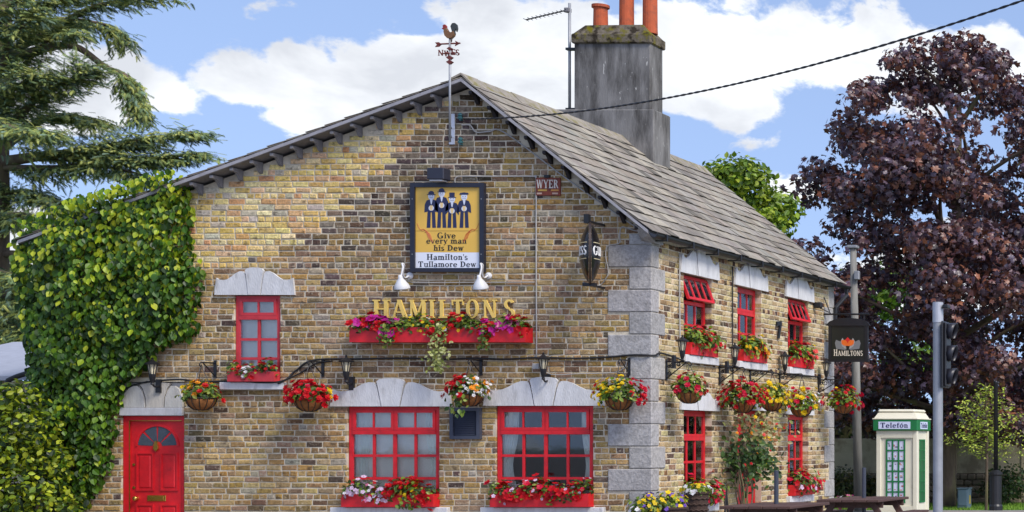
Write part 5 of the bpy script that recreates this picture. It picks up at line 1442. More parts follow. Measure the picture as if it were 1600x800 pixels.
# ------------------------------------------------------------------ telephone kiosk
YK = 9.0
sk = FPX / (YK - CY)
kx = lambda x: CX + (x - 2206) / sk
kz = lambda y: CZ - (y - 689) / sk
dep = .84
kiosk = thing('telephone_kiosk', 'cream and green telephone kiosk standing behind the pub corner', 'telephone kiosk', (kx(1400), YK + .42, .11))
TK = at_plane(YK)
x0, x1 = kx(1369), kx(1433)
mb = MB(); mb.box((x0 + .03, YK + .03, .11), (x1 - .03, YK + dep - .03, kz(672)))
for a in (x0, x1 - .09):
    for b in (YK, YK + dep - .09): mb.box((a, b, .11), (a + .09, b + .09, kz(672) + .001), ch=.008)
mb.box((x0 + .09, YK, .11), (x1 - .09, YK + .03, .28)); mb.box((x0 + .09, YK, kz(684)), (x1 - .09, YK + .03, kz(672)))
mb.build('body', M_CREAM, kiosk)
mb = MB(); mb.box((kx(1365), YK - .05, kz(673)), (kx(1365) + .9, YK + dep + .05, kz(655.5)), ch=.012); band = mb.build('green_band', M_GREEN, kiosk)
mb = MB(); bx0, bx1 = kx(1365), kx(1365) + .9
mb.box((bx0 - .01, YK - .06, kz(655.4)), (bx1 + .01, YK + dep + .06, kz(653.5)), ch=.006)
mb.hexa([(bx0 + .02, YK - .03, kz(653.4)), (bx1 - .02, YK - .03, kz(653.4)), (bx1 - .02, YK + dep + .03, kz(653.4)), (bx0 + .02, YK + dep + .03, kz(653.4)), (bx0 + .08, YK + .04, kz(645)), (bx1 - .08, YK + .04, kz(645)), (bx1 - .08, YK + dep - .04, kz(645)), (bx0 + .08, YK + dep - .04, kz(645))])
mb.box((bx0 + .07, YK + .03, kz(645.05)), (bx1 - .07, YK + dep - .03, kz(639.5)), ch=.05)
mb.build('stepped_roof', M_CREAM, kiosk)
mb = MB(); mb.box((kx(1396), YK + .0, kz(651)), (kx(1405), YK + .05, kz(650))); mb.build('roof_slot', M_IRON, kiosk)
mb = MB(); mb.box((kx(1374), kz(670.3), .052), (kx(1423.6), kz(658.8), .058), T=TK, col=srgb(206, 214, 238)); mb.build('name_panel', M_PRINT, kiosk)
mb = MB(); s = 'Telefón'; sx = (kx(1421) - kx(1377)) / text_width(s, 1, .06); write(mb, s, kx(1399), kz(668.2), sx, .10, .056, .061, TK, srgb(34, 34, 86), sp=.06); mb.build('lettering', M_PRINT, kiosk)
TKS = lambda u, z, d: (bx1 + d, u, z)
mb = MB(); mb.box((YK + .15, kz(670.3), .001), (YK + .65, kz(658.8), .006), T=TKS, col=srgb(206, 214, 238)); mb.build('name_panel', M_PRINT, kiosk)
mb = MB(); write(mb, s, YK + .40, kz(668.2), .42 / text_width(s, 1, .06), .10, .005, .009, TKS, srgb(34, 34, 86), sp=.06); mb.build('lettering', M_PRINT, kiosk)
# glazed panels: green bars and single panes
def kiosk_window(TT, u0, u1, z0, z1, cols, rows, d, col):
    m = MB(); b = .028
    cw = (u1 - u0 - b) / cols; rh = (z1 - z0 - b) / rows
    for i in range(cols + 1): m.box((u0 + i * cw, z0, d), (u0 + i * cw + b, z1, d + .02), T=TT)
    for i in range(rows + 1): m.box((u0, z0 + i * rh, d), (u1, z0 + i * rh + b, d + .018), T=TT)
    w_ = m.build('window_grid', M_GREEN, kiosk)
    rr = random.Random(4)
    for i in range(cols):
        for j in range(rows):
            m = MB(); a0, a1, c0, c1 = u0 + i * cw + b + .002, u0 + (i + 1) * cw - .002, z0 + j * rh + b + .002, z0 + (j + 1) * rh - .002
            m.box((a0, c0, d), (a1, c1, d + .006), T=TT, col=col)
            if cols == 3:
                for q in range(rr.randrange(1, 4)):
                    uu, zz = rr.uniform(a0, a1 - .05), rr.uniform(c0, c1 - .05); m.box((uu, zz, d + .004), (uu + rr.uniform(.02, .05), zz + rr.uniform(.015, .04), d + .0075 + q * .0004), T=TT, col=srgb(*rr.choice([(170, 110, 110), (110, 116, 140), (140, 140, 150), (190, 160, 150)])))
            m.build('pane', M_PRINT, w_)
kiosk_window(TK, kx(1384), kx(1414), kz(786), kz(686.5), 3, 6, -.028, srgb(206, 210, 232))
TKR = lambda u, z, d: (x1 - .03 + d, u, z)
kiosk_window(TKR, YK + .24, YK + .60, kz(786), kz(686.5), 1, 6, .0, srgb(40, 96, 62))
mb = MB(); mb.box((kx(1398), kz(800), -.03), (kx(1416), kz(795), -.015), T=TK); mb.build('door_handle', M_IRON, kiosk)

# ------------------------------------------------------------------ traffic signal, poles, cabinet, lamp column
YT = -5.0
tl = thing('traffic_signal', 'grey steel traffic signal pole with black hooded lamps facing away', 'traffic light', P(1465, 900, YT))
st_ = FPX / (YT - CY)
tx = lambda x: CX + (x - 2206) / st_
tz = lambda y: CZ - (y - 689) / st_
pc = (tx(1465.5), YT)
mb = MB(); mb.lathe([(.057, .11), (.057, tz(474) ), (.06, tz(473.9)), (.06, tz(472))], (pc[0], pc[1], 0), 20); mb.build('pole', M_GALV, tl, smooth=False)
mb = MB(); mb.lathe([(.062, tz(504)), (.062, tz(473))], (pc[0], pc[1], 0), 20); mb.build('pole_cap', mat('pale_galvanised', srgb(178, 180, 186), rough=.45, vary=.1, metal=.3), tl)
mb = MB(); bx0 = tx(1474); mb.box((bx0, YT - .1, tz(606)), (bx0 + .02, YT + .2, tz(502)), ch=.008); mb.build('backing_board', M_IRON, tl)
mb = MB(); mb.box((bx0 + .02, YT - .06, tz(604)), (bx0 + .05, YT + .16, tz(504)), ch=.012); mb.build('housing', M_IRON, tl)
for y in (518, 553, 589):
    mb = MB(); n = 20; vs = []; fs = []
    c = Vector((bx0 + .05, YT + .05, tz(y)))
    for k in range(n + 1):
        a = R(-50) + (R(280)) * k / n
        for (rr, dx) in ((.105, 0), (.105, .10 - .05 * (1 - math.sin(a)) * .5), (.098, .10 - .05 * (1 - math.sin(a)) * .5), (.098, 0)):
            vs.append(tuple(c + Vector((dx, rr * math.cos(a), rr * math.sin(a)))))
    for k in range(n):
        for j in range(4): fs.append((k * 4 + j, k * 4 + (j + 1) % 4, (k + 1) * 4 + (j + 1) % 4, (k + 1) * 4 + j))
    mb.raw(vs, fs); mb.build('hood', mat('hood_black', srgb(36, 36, 44), rough=.4, vary=.1) if 'hood_black' not in MATS else MATS['hood_black'], tl, smooth=True)
    mb = MB(); mb.lathe([(.09, 0), (.085, .02), (0, .035)], c, 18, M=Matrix.Rotation(R(90), 3, 'Y'), col=srgb(60, 30, 24)); mb.build('lens', M_LAMPD, tl)
mb = MB(); mb.box((tx(1474), YT - .06, tz(482)), (tx(1483), YT + .06, tz(476)), ch=.01); mb.build('sensor', M_IRON, tl)

YP = 10.5
pp = thing('telegraph_pole', 'weathered grey wooden telegraph pole behind the hanging sign', 'pole', P(1338, 812, YP))
a, b = P(1333, 388, YP), P(1342, 830, YP)
mb = MB(); mb.tube([(b.x, YP, 0), ((a.x + b.x) / 2, YP, 3), (a.x, YP, a.z)], [.095, .085, .065], 14); mb.build('shaft', M_POLE, pp, smooth=True)
mb = MB(); mb.box((a.x - .1, YP - .1, a.z), (a.x + .1, YP + .1, a.z + .06), ch=.01); mb.build('cap', M_GALV, pp)
mb = MB(); z = P(0, 430, YP).z; mb.box((a.x + .06, YP - .13, z - .1), (a.x + .16, YP - .03, z + .08), ch=.01); mb.build('fitting', M_GALV, pp)

YC = 14.5
cb = thing('utility_cabinet', 'small blue grey metal utility cabinet on the lawn', 'cabinet', P(1506, 795, YC))
a, b = P(1496, 764, YC), P(1516, 795, YC)
mb = MB(); mb.box((a.x, YC, 0), (b.x - .05, YC + .3, a.z), ch=.015, col=srgb(112, 134, 144)); mb.build('body', M_COLOR, cb)
mb = MB(); mb.box((a.x - .02, YC - .02, a.z), (b.x - .03, YC + .32, a.z + .025), ch=.008, col=srgb(120, 140, 150)); mb.build('lid', M_COLOR, cb)
mb = MB(); mb.box((a.x + .03, YC - .012, .08), (b.x - .08, YC + .002, a.z - .03), ch=.004, col=srgb(116, 138, 148)); mb.build('door', M_COLOR, cb)
mb = MB(); mb.box((b.x - .05, YC + .1, .12), (b.x - .047, YC + .22, .32), col=srgb(206, 180, 60)); mb.build('warning_label', M_PRINT, cb)

YL = 11.1
lc = thing('street_post', 'slim black street post with thicker base beside the young pale tree', 'post', P(1556, 810, YL))
a = P(1556, 740, YL)
mb = MB(); mb.lathe([(.145, 0), (.145, .2), (.125, .24), (.125, a.z - .05), (.145, a.z - .02), (.145, a.z + .02), (.06, a.z + .08)], (a.x, YL, 0), 16); mb.build('base', M_IRON, lc)
mb = MB(); zt_ = P(1556, 598, YL).z; mb.lathe([(.05, a.z + .07), (.044, zt_), (.05, zt_ + .01), (.02, zt_ + .05)], (a.x, YL, 0), 12); mb.build('column', M_IRON, lc, smooth=True)

# ------------------------------------------------------------------ picnic tables
def picnic(cx, cy, w, ln, lab, plab):
    t = thing('picnic_table', lab, 'picnic table', (cx, cy, .11), 'brown picnic tables beside the pub')
    zt = .735
    n = 5; pw = w / n
    for k in range(n):
        mb = MB(); mb.box((cx - w / 2 + k * pw + .004, cy - ln / 2, zt - .04), (cx - w / 2 + (k + 1) * pw - .004, cy + ln / 2, zt + random.Random(k).uniform(-.003, .003)), ch=.006); mb.build('top_plank', M_TABLE, t)
    for yy in (cy - ln / 2 + .25, cy + ln / 2 - .25):
        for s in (1, -1):
            mb = MB(); mb.hexa([(cx + s * .62 - .05, yy - .025, .11), (cx + s * .62 + .05, yy - .025, .11), (cx + s * .62 + .05, yy + .025, .11), (cx + s * .62 - .05, yy + .025, .11), (cx + s * .28 - .05, yy - .025, zt - .04), (cx + s * .28 + .05, yy - .025, zt - .04), (cx + s * .28 + .05, yy + .025, zt - .04), (cx + s * .28 - .05, yy + .025, zt - .04)]); mb.build('leg', M_TABLE, t)
        mb = MB(); mb.box((cx - w / 2 + .03, yy + .027, zt - .13), (cx + w / 2 - .03, yy + .067, zt - .042)); mb.build('top_bearer', M_TABLE, t)
        mb = MB(); mb.box((cx - .78, yy + .027, .40), (cx + .78, yy + .067, .49)); mb.build('seat_bearer', M_TABLE, t)
    for s in (1, -1):
        for k in (0, 1):
            mb = MB(); x = cx + s * (.58 + k * .13); mb.box((x - .06, cy - ln / 2, .492), (x + .06, cy + ln / 2, .53), ch=.006); mb.build('seat_plank', M_TABLE, t)
    mb = MB(); mb.lathe([(.03, .13), (.03, zt + .46), (.026, zt + .462)], (cx, cy, 0), 12); solo('parasol_pole', mb, mat('dark_steel', srgb(56, 60, 72), rough=.45, vary=.1) if 'dark_steel' not in MATS else MATS['dark_steel'], plab, 'pole')
c = P(1213, 790, -2.0); picnic(c.x, -2.0, .95, 1.5, 'brown picnic table in front of the climbing rose', 'dark parasol pole through the table in front of the climbing rose')
c = P(1350, 780, .45); picnic(c.x, .45, .92, 1.5, 'brown picnic table in front of the telephone kiosk', 'dark parasol pole through the table in front of the kiosk')

# ------------------------------------------------------------------ boundary wall
YW = 17.5
bw = thing('boundary_wall', 'cream rendered garden wall with rubble stone base behind the lawn', 'wall', (3, YW, 0))
xs = np.arange(-9, 12.1, 1.75)
for i, (a, b) in enumerate(zip(xs, xs[1:])):
    rr = random.Random(i); k = rr.uniform(.85, 1.1)
    mb = MB(); mb.box((a + .06, YW, .78), (b - .06, YW + .1, 1.66), col=(k, k, k * .98), ch=.008); mb.build('panel', M_WALL, bw)
    mb = MB(); mb.box((b - .06, YW - .03, .0), (b + .06, YW + .13, 1.74), col=(.9, .88, .84), ch=.01); mb.build('post', M_WALL, bw)
    mb = MB(); mb.box((a + .06, YW + .0, .0), (b - .06, YW + .12, .78), col=srgb(96, 86, 70)); mb.build('base', M_RUBBLE, bw)
rr = random.Random(8)
for row in range(5):
    x = -6.0 + rr.uniform(0, .2)
    while x < 9:
        w = rr.uniform(.18, .42); h = .15
        if rr.random() < .96:
            mb = MB(); k = rr.uniform(.7, 1.15); zc = .02 + row * .152
            mb.box((x + .01, YW - .05 - rr.uniform(0, .04), zc), (x + w - .01, YW + .01, zc + h - .012 + rr.uniform(-.01, .01)), col=srgb(126, 114, 94, k), ch=.03); mb.build('stone', M_RUBBLE, bw)
        x += w
# outbuilding beyond the ivy
sh = thing('outbuilding', 'low grey outbuilding with felt roof and black pipe beyond the ivy', 'shed', (-9.6, 1.5, 0))
yq = 1.5
p = lambda x, y: P(x, y, yq)
mb = MB(); mb.box((-13.2, yq, 0), (-9.15, yq + 3, p(0, 596).z)); mb.build('wall', M_WALL, sh)
a, b = p(-60, 584), p(56, 572)
mb = MB(); mb.hexa([(-13.4, yq - .2, p(0, 600).z), (-9.12, yq - .2, p(0, 592).z), (-9.12, yq + 3.2, p(0, 570).z + .5), (-13.4, yq + 3.2, p(0, 574).z + .5), (-13.4, yq - .2, p(0, 594).z), (-9.12, yq - .2, p(0, 585).z), (-9.12, yq + 3.2, p(0, 566).z + .55), (-13.4, yq + 3.2, p(0, 570).z + .55)]); mb.build('roof', mat('roof_felt', srgb(150, 154, 166), rough=.8, vary=.12), sh)
mb = MB(); mb.tube(smooth_path([P(75, 575, 1.1), P(40, 584, 1.1), P(18, 592, 1.1), P(12, 600, 1.1), P(12, 640, 1.1), P(12, 860, 1.1)], 4), .04, 8); mb.build('pipe', M_CABLE, sh, smooth=True)

# ------------------------------------------------------------------ foliage
def scatter_single(leaves, tpl_mesh_cols, n_single, tpl, m, parent, seed, partname='leaf', stuffname='leaves'):
    """leaves: list of (matrix, colour); the n_single nearest become parts, the rest is one mass"""
    r = random.Random(seed)
    cp = Vector((CX, CY, CZ))
    idx = sorted(range(len(leaves)), key=lambda i: (leaves[i][0].translation - cp).length - 4.0 * leaves[i][0].to_scale().x)
    single = set(idx[:n_single]); pool = []
    rest = MB()
    for i, (M, c) in enumerate(leaves):
        if i in single:
            if len(pool) < 30:
                mb = MB(); mb.add(tpl, Matrix.Identity(4), c); me = mb.mesh('leaf', m); pool.append(me)
            else: me = pool[r.randrange(30)]
            piece(partname, me, M, parent)
        else: rest.add(tpl, M, c)
    rest.build(stuffname, m, parent, kind='stuff')
# creeper on the gable
IVY = [(302, 272), (306, 330), (312, 400), (322, 425), (315, 470), (320, 520), (298, 530), (252, 545), (238, 575), (206, 598), (190, 640), (184, 700), (172, 740), (146, 785), (120, 830), (40, 860), (60, 640), (50, 560), (38, 470), (26, 410), (32, 368), (60, 344), (108, 324), (160, 306), (210, 290), (255, 275), (285, 266)]
def inside(x, y, poly):
    c = False; n = len(poly)
    for i in range(n):
        (x0, y0), (x1, y1) = poly[i], poly[(i + 1) % n]
        if (y0 > y) != (y1 > y) and x < (x1 - x0) * (y - y0) / (y1 - y0) + x0: c = not c
    return c
def edge_dist(x, y, poly):
    best = 1e9
    for i in range(len(poly)):
        (x0, y0), (x1, y1) = poly[i], poly[(i + 1) % len(poly)]
        dx, dy = x1 - x0, y1 - y0; t = max(0, min(1, ((x - x0) * dx + (y - y0) * dy) / (dx * dx + dy * dy)))
        best = min(best, math.hypot(x - x0 - t * dx, y - y0 - t * dy))
    return best
ivy = thing('creeper', 'dense green creeper covering the end of the gable beside the front door', 'creeper', (-8.2, -.2, .11))
ri = random.Random(77)
leaves = []
CREEP = ([(0, 0, 0), (.2, .12, .05), (.42, .42, .06), (.34, .72, .0), (0, 1.12, -.14), (-.34, .72, .0), (-.42, .42, .06), (-.2, .12, .05), (0, .5, -.04)],
         [(0, 1, 8), (1, 2, 8), (2, 3, 8), (3, 4, 8), (4, 5, 8), (5, 6, 8), (6, 7, 8), (7, 0, 8)])
n = 0
while n < 10500:
    x, y = ri.uniform(20, 325), ri.uniform(268, 860)
    if not inside(x, y, IVY): continue
    e = edge_dist(x, y, IVY)
    if e < 6 and ri.random() < .5: continue
    bulge = min(1, e / 60) ** .5
    lump = .5 + .5 * math.sin(x * .045 + math.sin(y * .03) * 1.5) * math.cos(y * .04 + .5)
    dmax = .07 + bulge * (.2 + .3 * lump) + (.26 if y < 360 - .3 * (x - 40) else 0)
    d = dmax * (1 - .85 * ri.random() ** 1.3)
    yy = -d
    p = P(x, y, 0); p = Vector((p.x, yy, p.z))
    tilt = ri.uniform(-.25, .8)
    nrm = Vector((ri.gauss(.1, .5), -1, tilt))
    # leaf hangs: its tip points down, its face looks out
    nrm.normalize()
    down = Vector((ri.gauss(0, .45), 0, -1)); down = (down - nrm * down.dot(nrm)).normalized()
    side = down.cross(nrm)
    sz = ri.uniform(.045, .11)
    M = Matrix(((side.x, down.x, nrm.x, p.x), (side.y, down.y, nrm.y, p.y), (side.z, down.z, nrm.z, p.z), (0, 0, 0, 1))) @ Matrix.Scale(sz, 4)
    young = max(0, (1 - (y - 270) / 260)) * .5 + .07
    if ri.random() < young: c = srgb(*ri.choice([(164, 182, 34), (148, 170, 32), (180, 188, 46)]), .95)
    else: c = srgb(*ri.choice([(76, 116, 22), (58, 94, 18), (92, 130, 26), (42, 72, 16), (108, 142, 30), (62, 100, 26)]), ri.uniform(.62, 1.02))
    leaves.append((M, c)); n += 1
scatter_single(leaves, None, 300, CREEP, M_LEAF, ivy, 1)
mb = MB()
for k in range(16):
    x = ri.uniform(62, 112); pts = [Vector((fx(x), -.03, .11))]
    for j in range(1, 9):
        x += ri.uniform(-14, 22) * (1 if j > 3 else .3); pts.append(Vector((fx(max(60, min(300, x))), -.03 - .02 * (j % 2), .11 + j * .48)))
    mb.tube(smooth_path(pts, 3), [.022 * (1 - i / 30) for i in range(len(smooth_path(pts, 3)))], 5)
mb.build('stem', M_BARK, ivy, kind='stuff')

def leafy(name, lab, cat, base, clumps, n, size, pal, m, tpl, seed, trunk=None, limbs=(), up=.35, n_single=0, shell=.55, group=None, kcol=(.7, 1.15), sep=.0):
    t = thing(name, lab, cat, base, group)
    r = random.Random(seed)
    vol = [c[3] * c[4] for c in clumps]; tot = sum(vol); leaves = []
    for c, v in zip(clumps, vol):
        cx, cy, cz, rx, rz = c[:5]
        k = r.uniform(.82, 1.1)
        for i in range(int(n * v / tot)):
            d = Vector((r.gauss(0, 1), r.gauss(0, 1), r.gauss(0, 1))).normalized()
            q = 1 - (1 - shell) * r.random() ** 1.6 if r.random() < .8 else r.random()
            q *= 1 + .18 * math.sin(d.x * 5 + seed) * math.cos(d.z * 6 + cx)
            p = Vector((cx + d.x * rx * q, cy + d.y * rx * q, cz + d.z * rz * q))
            nn = d * .8 + Vector((r.gauss(0, .55), r.gauss(0, .55), up + r.gauss(0, .5)))
            M = Matrix.Translation(p) @ orient(nn, r.uniform(0, 6.28), r) @ Matrix.Scale(size * r.uniform(.65, 1.35), 4)
            leaves.append((M, srgb(*r.choice(pal), k * r.uniform(*kcol))))
    if n_single: scatter_single(leaves, None, n_single, tpl, m, t, seed, 'leaf', 'crown')
    else:
        mb = MB()
        for M, c in leaves: mb.add(tpl, M, c)
        mb.build('crown', m, t, kind='stuff')
    if trunk:
        mb = MB(); mb.tube(smooth_path(trunk[0], 4), list(np.interp(np.linspace(0, 1, 4 * (len(trunk[0]) - 1) + 1), np.linspace(0, 1, len(trunk[1])), trunk[1])), 10); mb.build('trunk', M_BARK, t, smooth=True)
    if limbs:
        for a, b, w in limbs:
            a, b = Vector(a), Vector(b); mid = a.lerp(b, .5) + Vector((r.uniform(-.2, .2), r.uniform(-.2, .2), r.uniform(.0, .25)))
            mb = MB(); pts = smooth_path([a, mid, b], 4); mb.tube(pts, [w * (1 - .75 * i / (len(pts) - 1)) for i in range(len(pts))], 6); mb.build('limb', M_BARK, t, smooth=True)
    return t
MAPLE = ([(0, 0, 0), (.18, .02, .02), (.52, .12, -.05), (.34, .3, .04), (.62, .62, -.08), (.26, .58, .03), (0, 1.0, -.1), (-.26, .58, .03), (-.62, .62, -.08), (-.34, .3, .04), (-.52, .12, -.05), (-.18, .02, .02), (0, .38, .05)],
         [(0, 1, 12), (1, 2, 3), (1, 3, 12), (3, 4, 5), (3, 5, 12), (5, 6, 12), (6, 7, 12), (7, 8, 9), (7, 9, 12), (9, 10, 11), (9, 11, 12), (11, 0, 12)])
# copper maple
rm = random.Random(5)
YM = 15.0
def envelope(z):
    return float(np.interp(z, [1.7, 2.4, 3.2, 4.5, 6, 7.8, 8.6, 9.6, 10.2, 10.6, 11.2], [2.0, 3.0, 3.6, 3.85, 3.8, 3.6, 3.25, 2.75, 2.2, 1.6, .4]))
clumps = []; limbs = []
mx = P(1490, 0, YM).x
tries = 0
while len(clumps) < 215 and tries < 16000:
    tries += 1
    z = rm.uniform(1.9, 10.9); e = envelope(z); a = rm.uniform(0, 6.28); q = math.sqrt(rm.random())
    if q < .45 and rm.random() < .6: continue
    x, y = mx + math.cos(a) * e * q * .95, YM + math.sin(a) * e * q * .85
    rr_ = rm.uniform(.42, .8) * (.75 if z > 9.0 else 1)
    if any((Vector((x, y, z)) - Vector(c[:3])).length < .52 for c in clumps): continue
    clumps.append((x, y, z, rr_, rr_ * .66))
for (x, y, z) in ((mx - .05, YM, 10.75), (mx + .1, YM - .1, 10.3), (mx + .9, YM, 10.1), (mx - .9, YM, 10.15), (mx - 1.9, YM, 9.9), (mx + 1.6, YM, 9.9), (mx + 2.2, YM, 9.2)): clumps.append((x, y, z, .5, .42))
for c in clumps[:60:2]:
    h = max(2.2, c[2] - rm.uniform(1.0, 2.2)); limbs.append(((mx + .02 * rm.uniform(-1, 1), YM, h), (c[0], c[1], c[2]), .075))
PUR = [(92, 64, 70), (80, 60, 70), (106, 68, 64), (120, 76, 62), (78, 66, 82), (88, 64, 66), (134, 84, 60), (110, 92, 106)]
leafy('copper_maple', 'large copper maple with dark purple leaves behind the telephone kiosk', 'tree', (mx, YM, 0), clumps, 46000, .13, PUR, M_PURPLE, MAPLE, 9,
      trunk=([(mx - .2, YM, 0), (mx - .15, YM, 2), (mx, YM, 5), (mx + .1, YM, 8), (mx + .15, YM, 10.5)], [.26, .22, .16, .09, .03]), limbs=limbs, n_single=300, shell=.5, kcol=(.65, 1.3))
# smaller purple tree at the lawn edge
YQ = 20.0
c0 = P(1640, 640, YQ)
leafy('purple_plum_tree', 'low dark plum tree with reddish leaves beside the black street post', 'tree', (c0.x, YQ, 0), [(c0.x + rm.uniform(-2, 1.4), YQ + rm.uniform(-1, 1), rm.uniform(1.9, 4.2), .8, .65) for _ in range(16)], 5200, .14, [(86, 38, 60), (70, 32, 54), (104, 46, 62), (58, 30, 46)], M_PURPLE, LEAF, 12,
      trunk=([(P(1588, 0, YQ).x, YQ, 0), (P(1566, 0, YQ).x, YQ, 1.2), (P(1575, 0, YQ).x + .3, YQ, 2.4)], [.16, .13, .08]), limbs=[((P(1590, 0, YQ).x, YQ, .3), (P(1558, 0, YQ).x, YQ, 2.2), .12)])
# green tree behind the roof
YG = 32.0
c0 = P(1165, 330, YG)
cl = [(c0.x + dx, YG + rm.uniform(-1, 1), c0.z + dz, r_, r_ * .8) for dx, dz, r_ in ((0, .9, 1.1), (-1.0, .4, 1.0), (.8, .2, .9), (.2, -.4, 1.2), (-.4, -1.5, 1.4), (.6, -1.2, .8), (-1.2, -1.0, 1.3), (-.3, -3.0, 1.4), (.1, 1.3, .6), (-.7, 1.15, .6), (1.1, -.4, .5))]
leafy('lime_green_tree', 'bright green leafy tree rising behind the slate roof', 'tree', (c0.x, YG, 0), cl, 9500, .2, [(140, 164, 40), (120, 148, 38), (160, 176, 52), (96, 126, 36), (78, 106, 32)], M_LEAF, LEAF, 14, trunk=([(c0.x, YG, 0), (c0.x, YG, 4), (c0.x + .2, YG, 7.5)], [.3, .25, .12]))
YG2 = 26.0
c0 = P(1300, 370, YG2)
leafy('green_tree', 'green tree showing through the gaps of the copper maple', 'tree', (c0.x, YG2, 0), [(c0.x + rm.uniform(-.3, 3.4), YG2 + rm.uniform(-1, 1), c0.z + rm.uniform(-5.0, -.2), .9, .7) for _ in range(14)], 4500, .18, [(104, 140, 40), (84, 120, 36), (124, 150, 48), (60, 90, 32)], M_LEAF, LEAF, 15, trunk=([(c0.x + .8, YG2, 0), (c0.x + .8, YG2, 4)], [.25, .15]))
# hedge line behind the wall
rh = random.Random(3); mb = MB()
for i in range(9000):
    x, z = rh.uniform(-8, 14), rh.uniform(.8, 3.4) ; y = 21.5 + rh.uniform(-.7, .9)
    z = min(z, 2.7 + .5 * math.sin(x * 1.3) + .3 * math.sin(x * 3.1))
    M = Matrix.Translation((x, y, z)) @ orient((rh.gauss(0, .6), -1, rh.gauss(.4, .6)), rh.uniform(0, 6.28), rh) @ Matrix.Scale(rh.uniform(.13, .26), 4)
    mb.add(LEAF2, M, srgb(*rh.choice([(52, 62, 34), (44, 52, 34), (60, 74, 36), (58, 44, 46)]), rh.uniform(.7, 1.1)))
hd = thing('hedge', 'dark hedge behind the cream boundary wall', 'hedge', (3, 21.5, 0)); mb.build('leaves', M_LEAF, hd, kind='stuff')
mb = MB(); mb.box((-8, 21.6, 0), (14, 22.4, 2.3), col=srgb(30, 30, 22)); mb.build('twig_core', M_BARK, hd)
# young pale tree by the lamp column
YY = 11.5
yt = thing('young_tree', 'slender young tree with pale yellow green leaves on the lawn', 'tree', P(1541, 800, YY))
ry = random.Random(6); mb = MB(); b0 = P(1541, 800, YY); tp = P(1540, 598, YY)
mb.tube([(b0.x, YY, 0), (b0.x + .02, YY, 1.5), (tp.x, YY, tp.z)], [.035, .028, .008], 7); mb.build('trunk', M_BARK, yt)
lf = MB(); bm = MB()
for k in range(34):
    q = k / 34; z = 1.2 + q * (tp.z - 1.25); ln = (.95 * (1 - q) ** .8 + .15) * ry.uniform(.6, 1.1); a = k * 2.4 + ry.uniform(-.4, .4)
    o = Vector((b0.x, YY, z)); d = Vector((math.cos(a), math.sin(a), .28)); e = o + d * ln
    bm.tube([o, e], [.008, .003], 4)
    for j in range(int(60 * ln) + 12):
        p = o.lerp(e, ry.uniform(.15, 1.05)) + Vector((ry.gauss(0, .08), ry.gauss(0, .08), ry.gauss(-.03, .05)))
        lf.add(LEAF2, Matrix.Translation(p) @ orient((ry.gauss(0, .5), ry.gauss(-.3, .5), 1), ry.uniform(0, 6.28), ry) @ Matrix.Scale(ry.uniform(.05, .1), 4), srgb(*ry.choice([(176, 190, 70), (152, 172, 60), (194, 200, 92), (124, 150, 52)])))
lf.build('crown', M_LEAF, yt, kind='stuff'); bm.build('twigs', M_BARK, yt, kind='stuff')
mb = MB(); c = P(1548, 0, YY - .3); mb.lathe([(.035, 0), (.035, .85), (.02, .87)], (c.x, YY - .3, 0), 8); solo('tree_stake', mb, M_DARKW, 'short dark stake beside the young pale tree', 'stake')
# low shrubs along the wall
for i, (x, yy, w, h, lab) in enumerate(((1320, 16.6, .7, .9, 'rounded brown green shrub by the wall next to the telegraph pole'), (1575, 16.8, .9, 1.0, 'leafy dark shrub by the wall under the plum tree'), (1362, 16.7, .4, .8, 'dark low shrub by the wall beside the kiosk'))):
    c = P(x, 0, yy); leafy('garden_shrub', lab, 'shrub', (c.x, yy, 0), [(c.x + rm.uniform(-w, w) * .5, yy, h * .5 + rm.uniform(-.1, .1), w * .6, h * .5) for _ in range(4)], 900, .09, [(90, 100, 40), (70, 84, 36), (110, 100, 50), (56, 66, 32)] if i != 1 else [(60, 86, 40), (84, 110, 54), (46, 70, 36)], M_LEAF, LEAF, 30 + i)
# flower patch seen under the table
rf = random.Random(2); fp = thing('flower_bed', 'low bed of pink and white flowers glimpsed behind the picnic table', 'flower bed', P(1325, 790, 12.5))
c = P(1325, 791, 12.5)
planting(fp, (c.x, .2, 0), (.5, .22, .3), at_plane(12.5), 150, .09, [('pink', 's', .06, 14, None), ('white', 's', .05, 12, None), ('magenta', 's', .06, 10, None)], 8)
# bright shrub in front of the creeper
c = P(45, 720, -.9)
bc = [(c.x + dx, -.9 + dy, dz, r_, r_ * .85) for dx, dy, dz, r_ in ((-.3, 0, 2.0, .45), (.05, -.1, 1.75, .45), (-.6, .1, 1.7, .5), (.2, 0, 1.35, .4), (-.2, -.25, 1.35, .5), (-.7, -.1, 1.2, .5), (.1, -.15, .9, .5), (-.5, -.2, .7, .6), (.3, 0, .6, .45), (-.1, -.1, 2.2, .3), (-.9, 0, 1.9, .4), (-.55, -.1, 2.25, .25))]
leafy('yellow_green_shrub', 'bushy yellow green shrub standing in front of the creeper', 'shrub', (c.x - .2, -.9, .11), bc, 5200, .085, [(156, 172, 36), (132, 152, 32), (172, 182, 46), (96, 120, 28), (50, 74, 22), (36, 56, 20)], M_LEAF, LEAF, 18, limbs=[((c.x - .2, -.9, .1), (c.x - .3, -.9, 1.9), .04), ((c.x - .2, -.9, .1), (c.x + .2, -.9, 1.3), .03)])
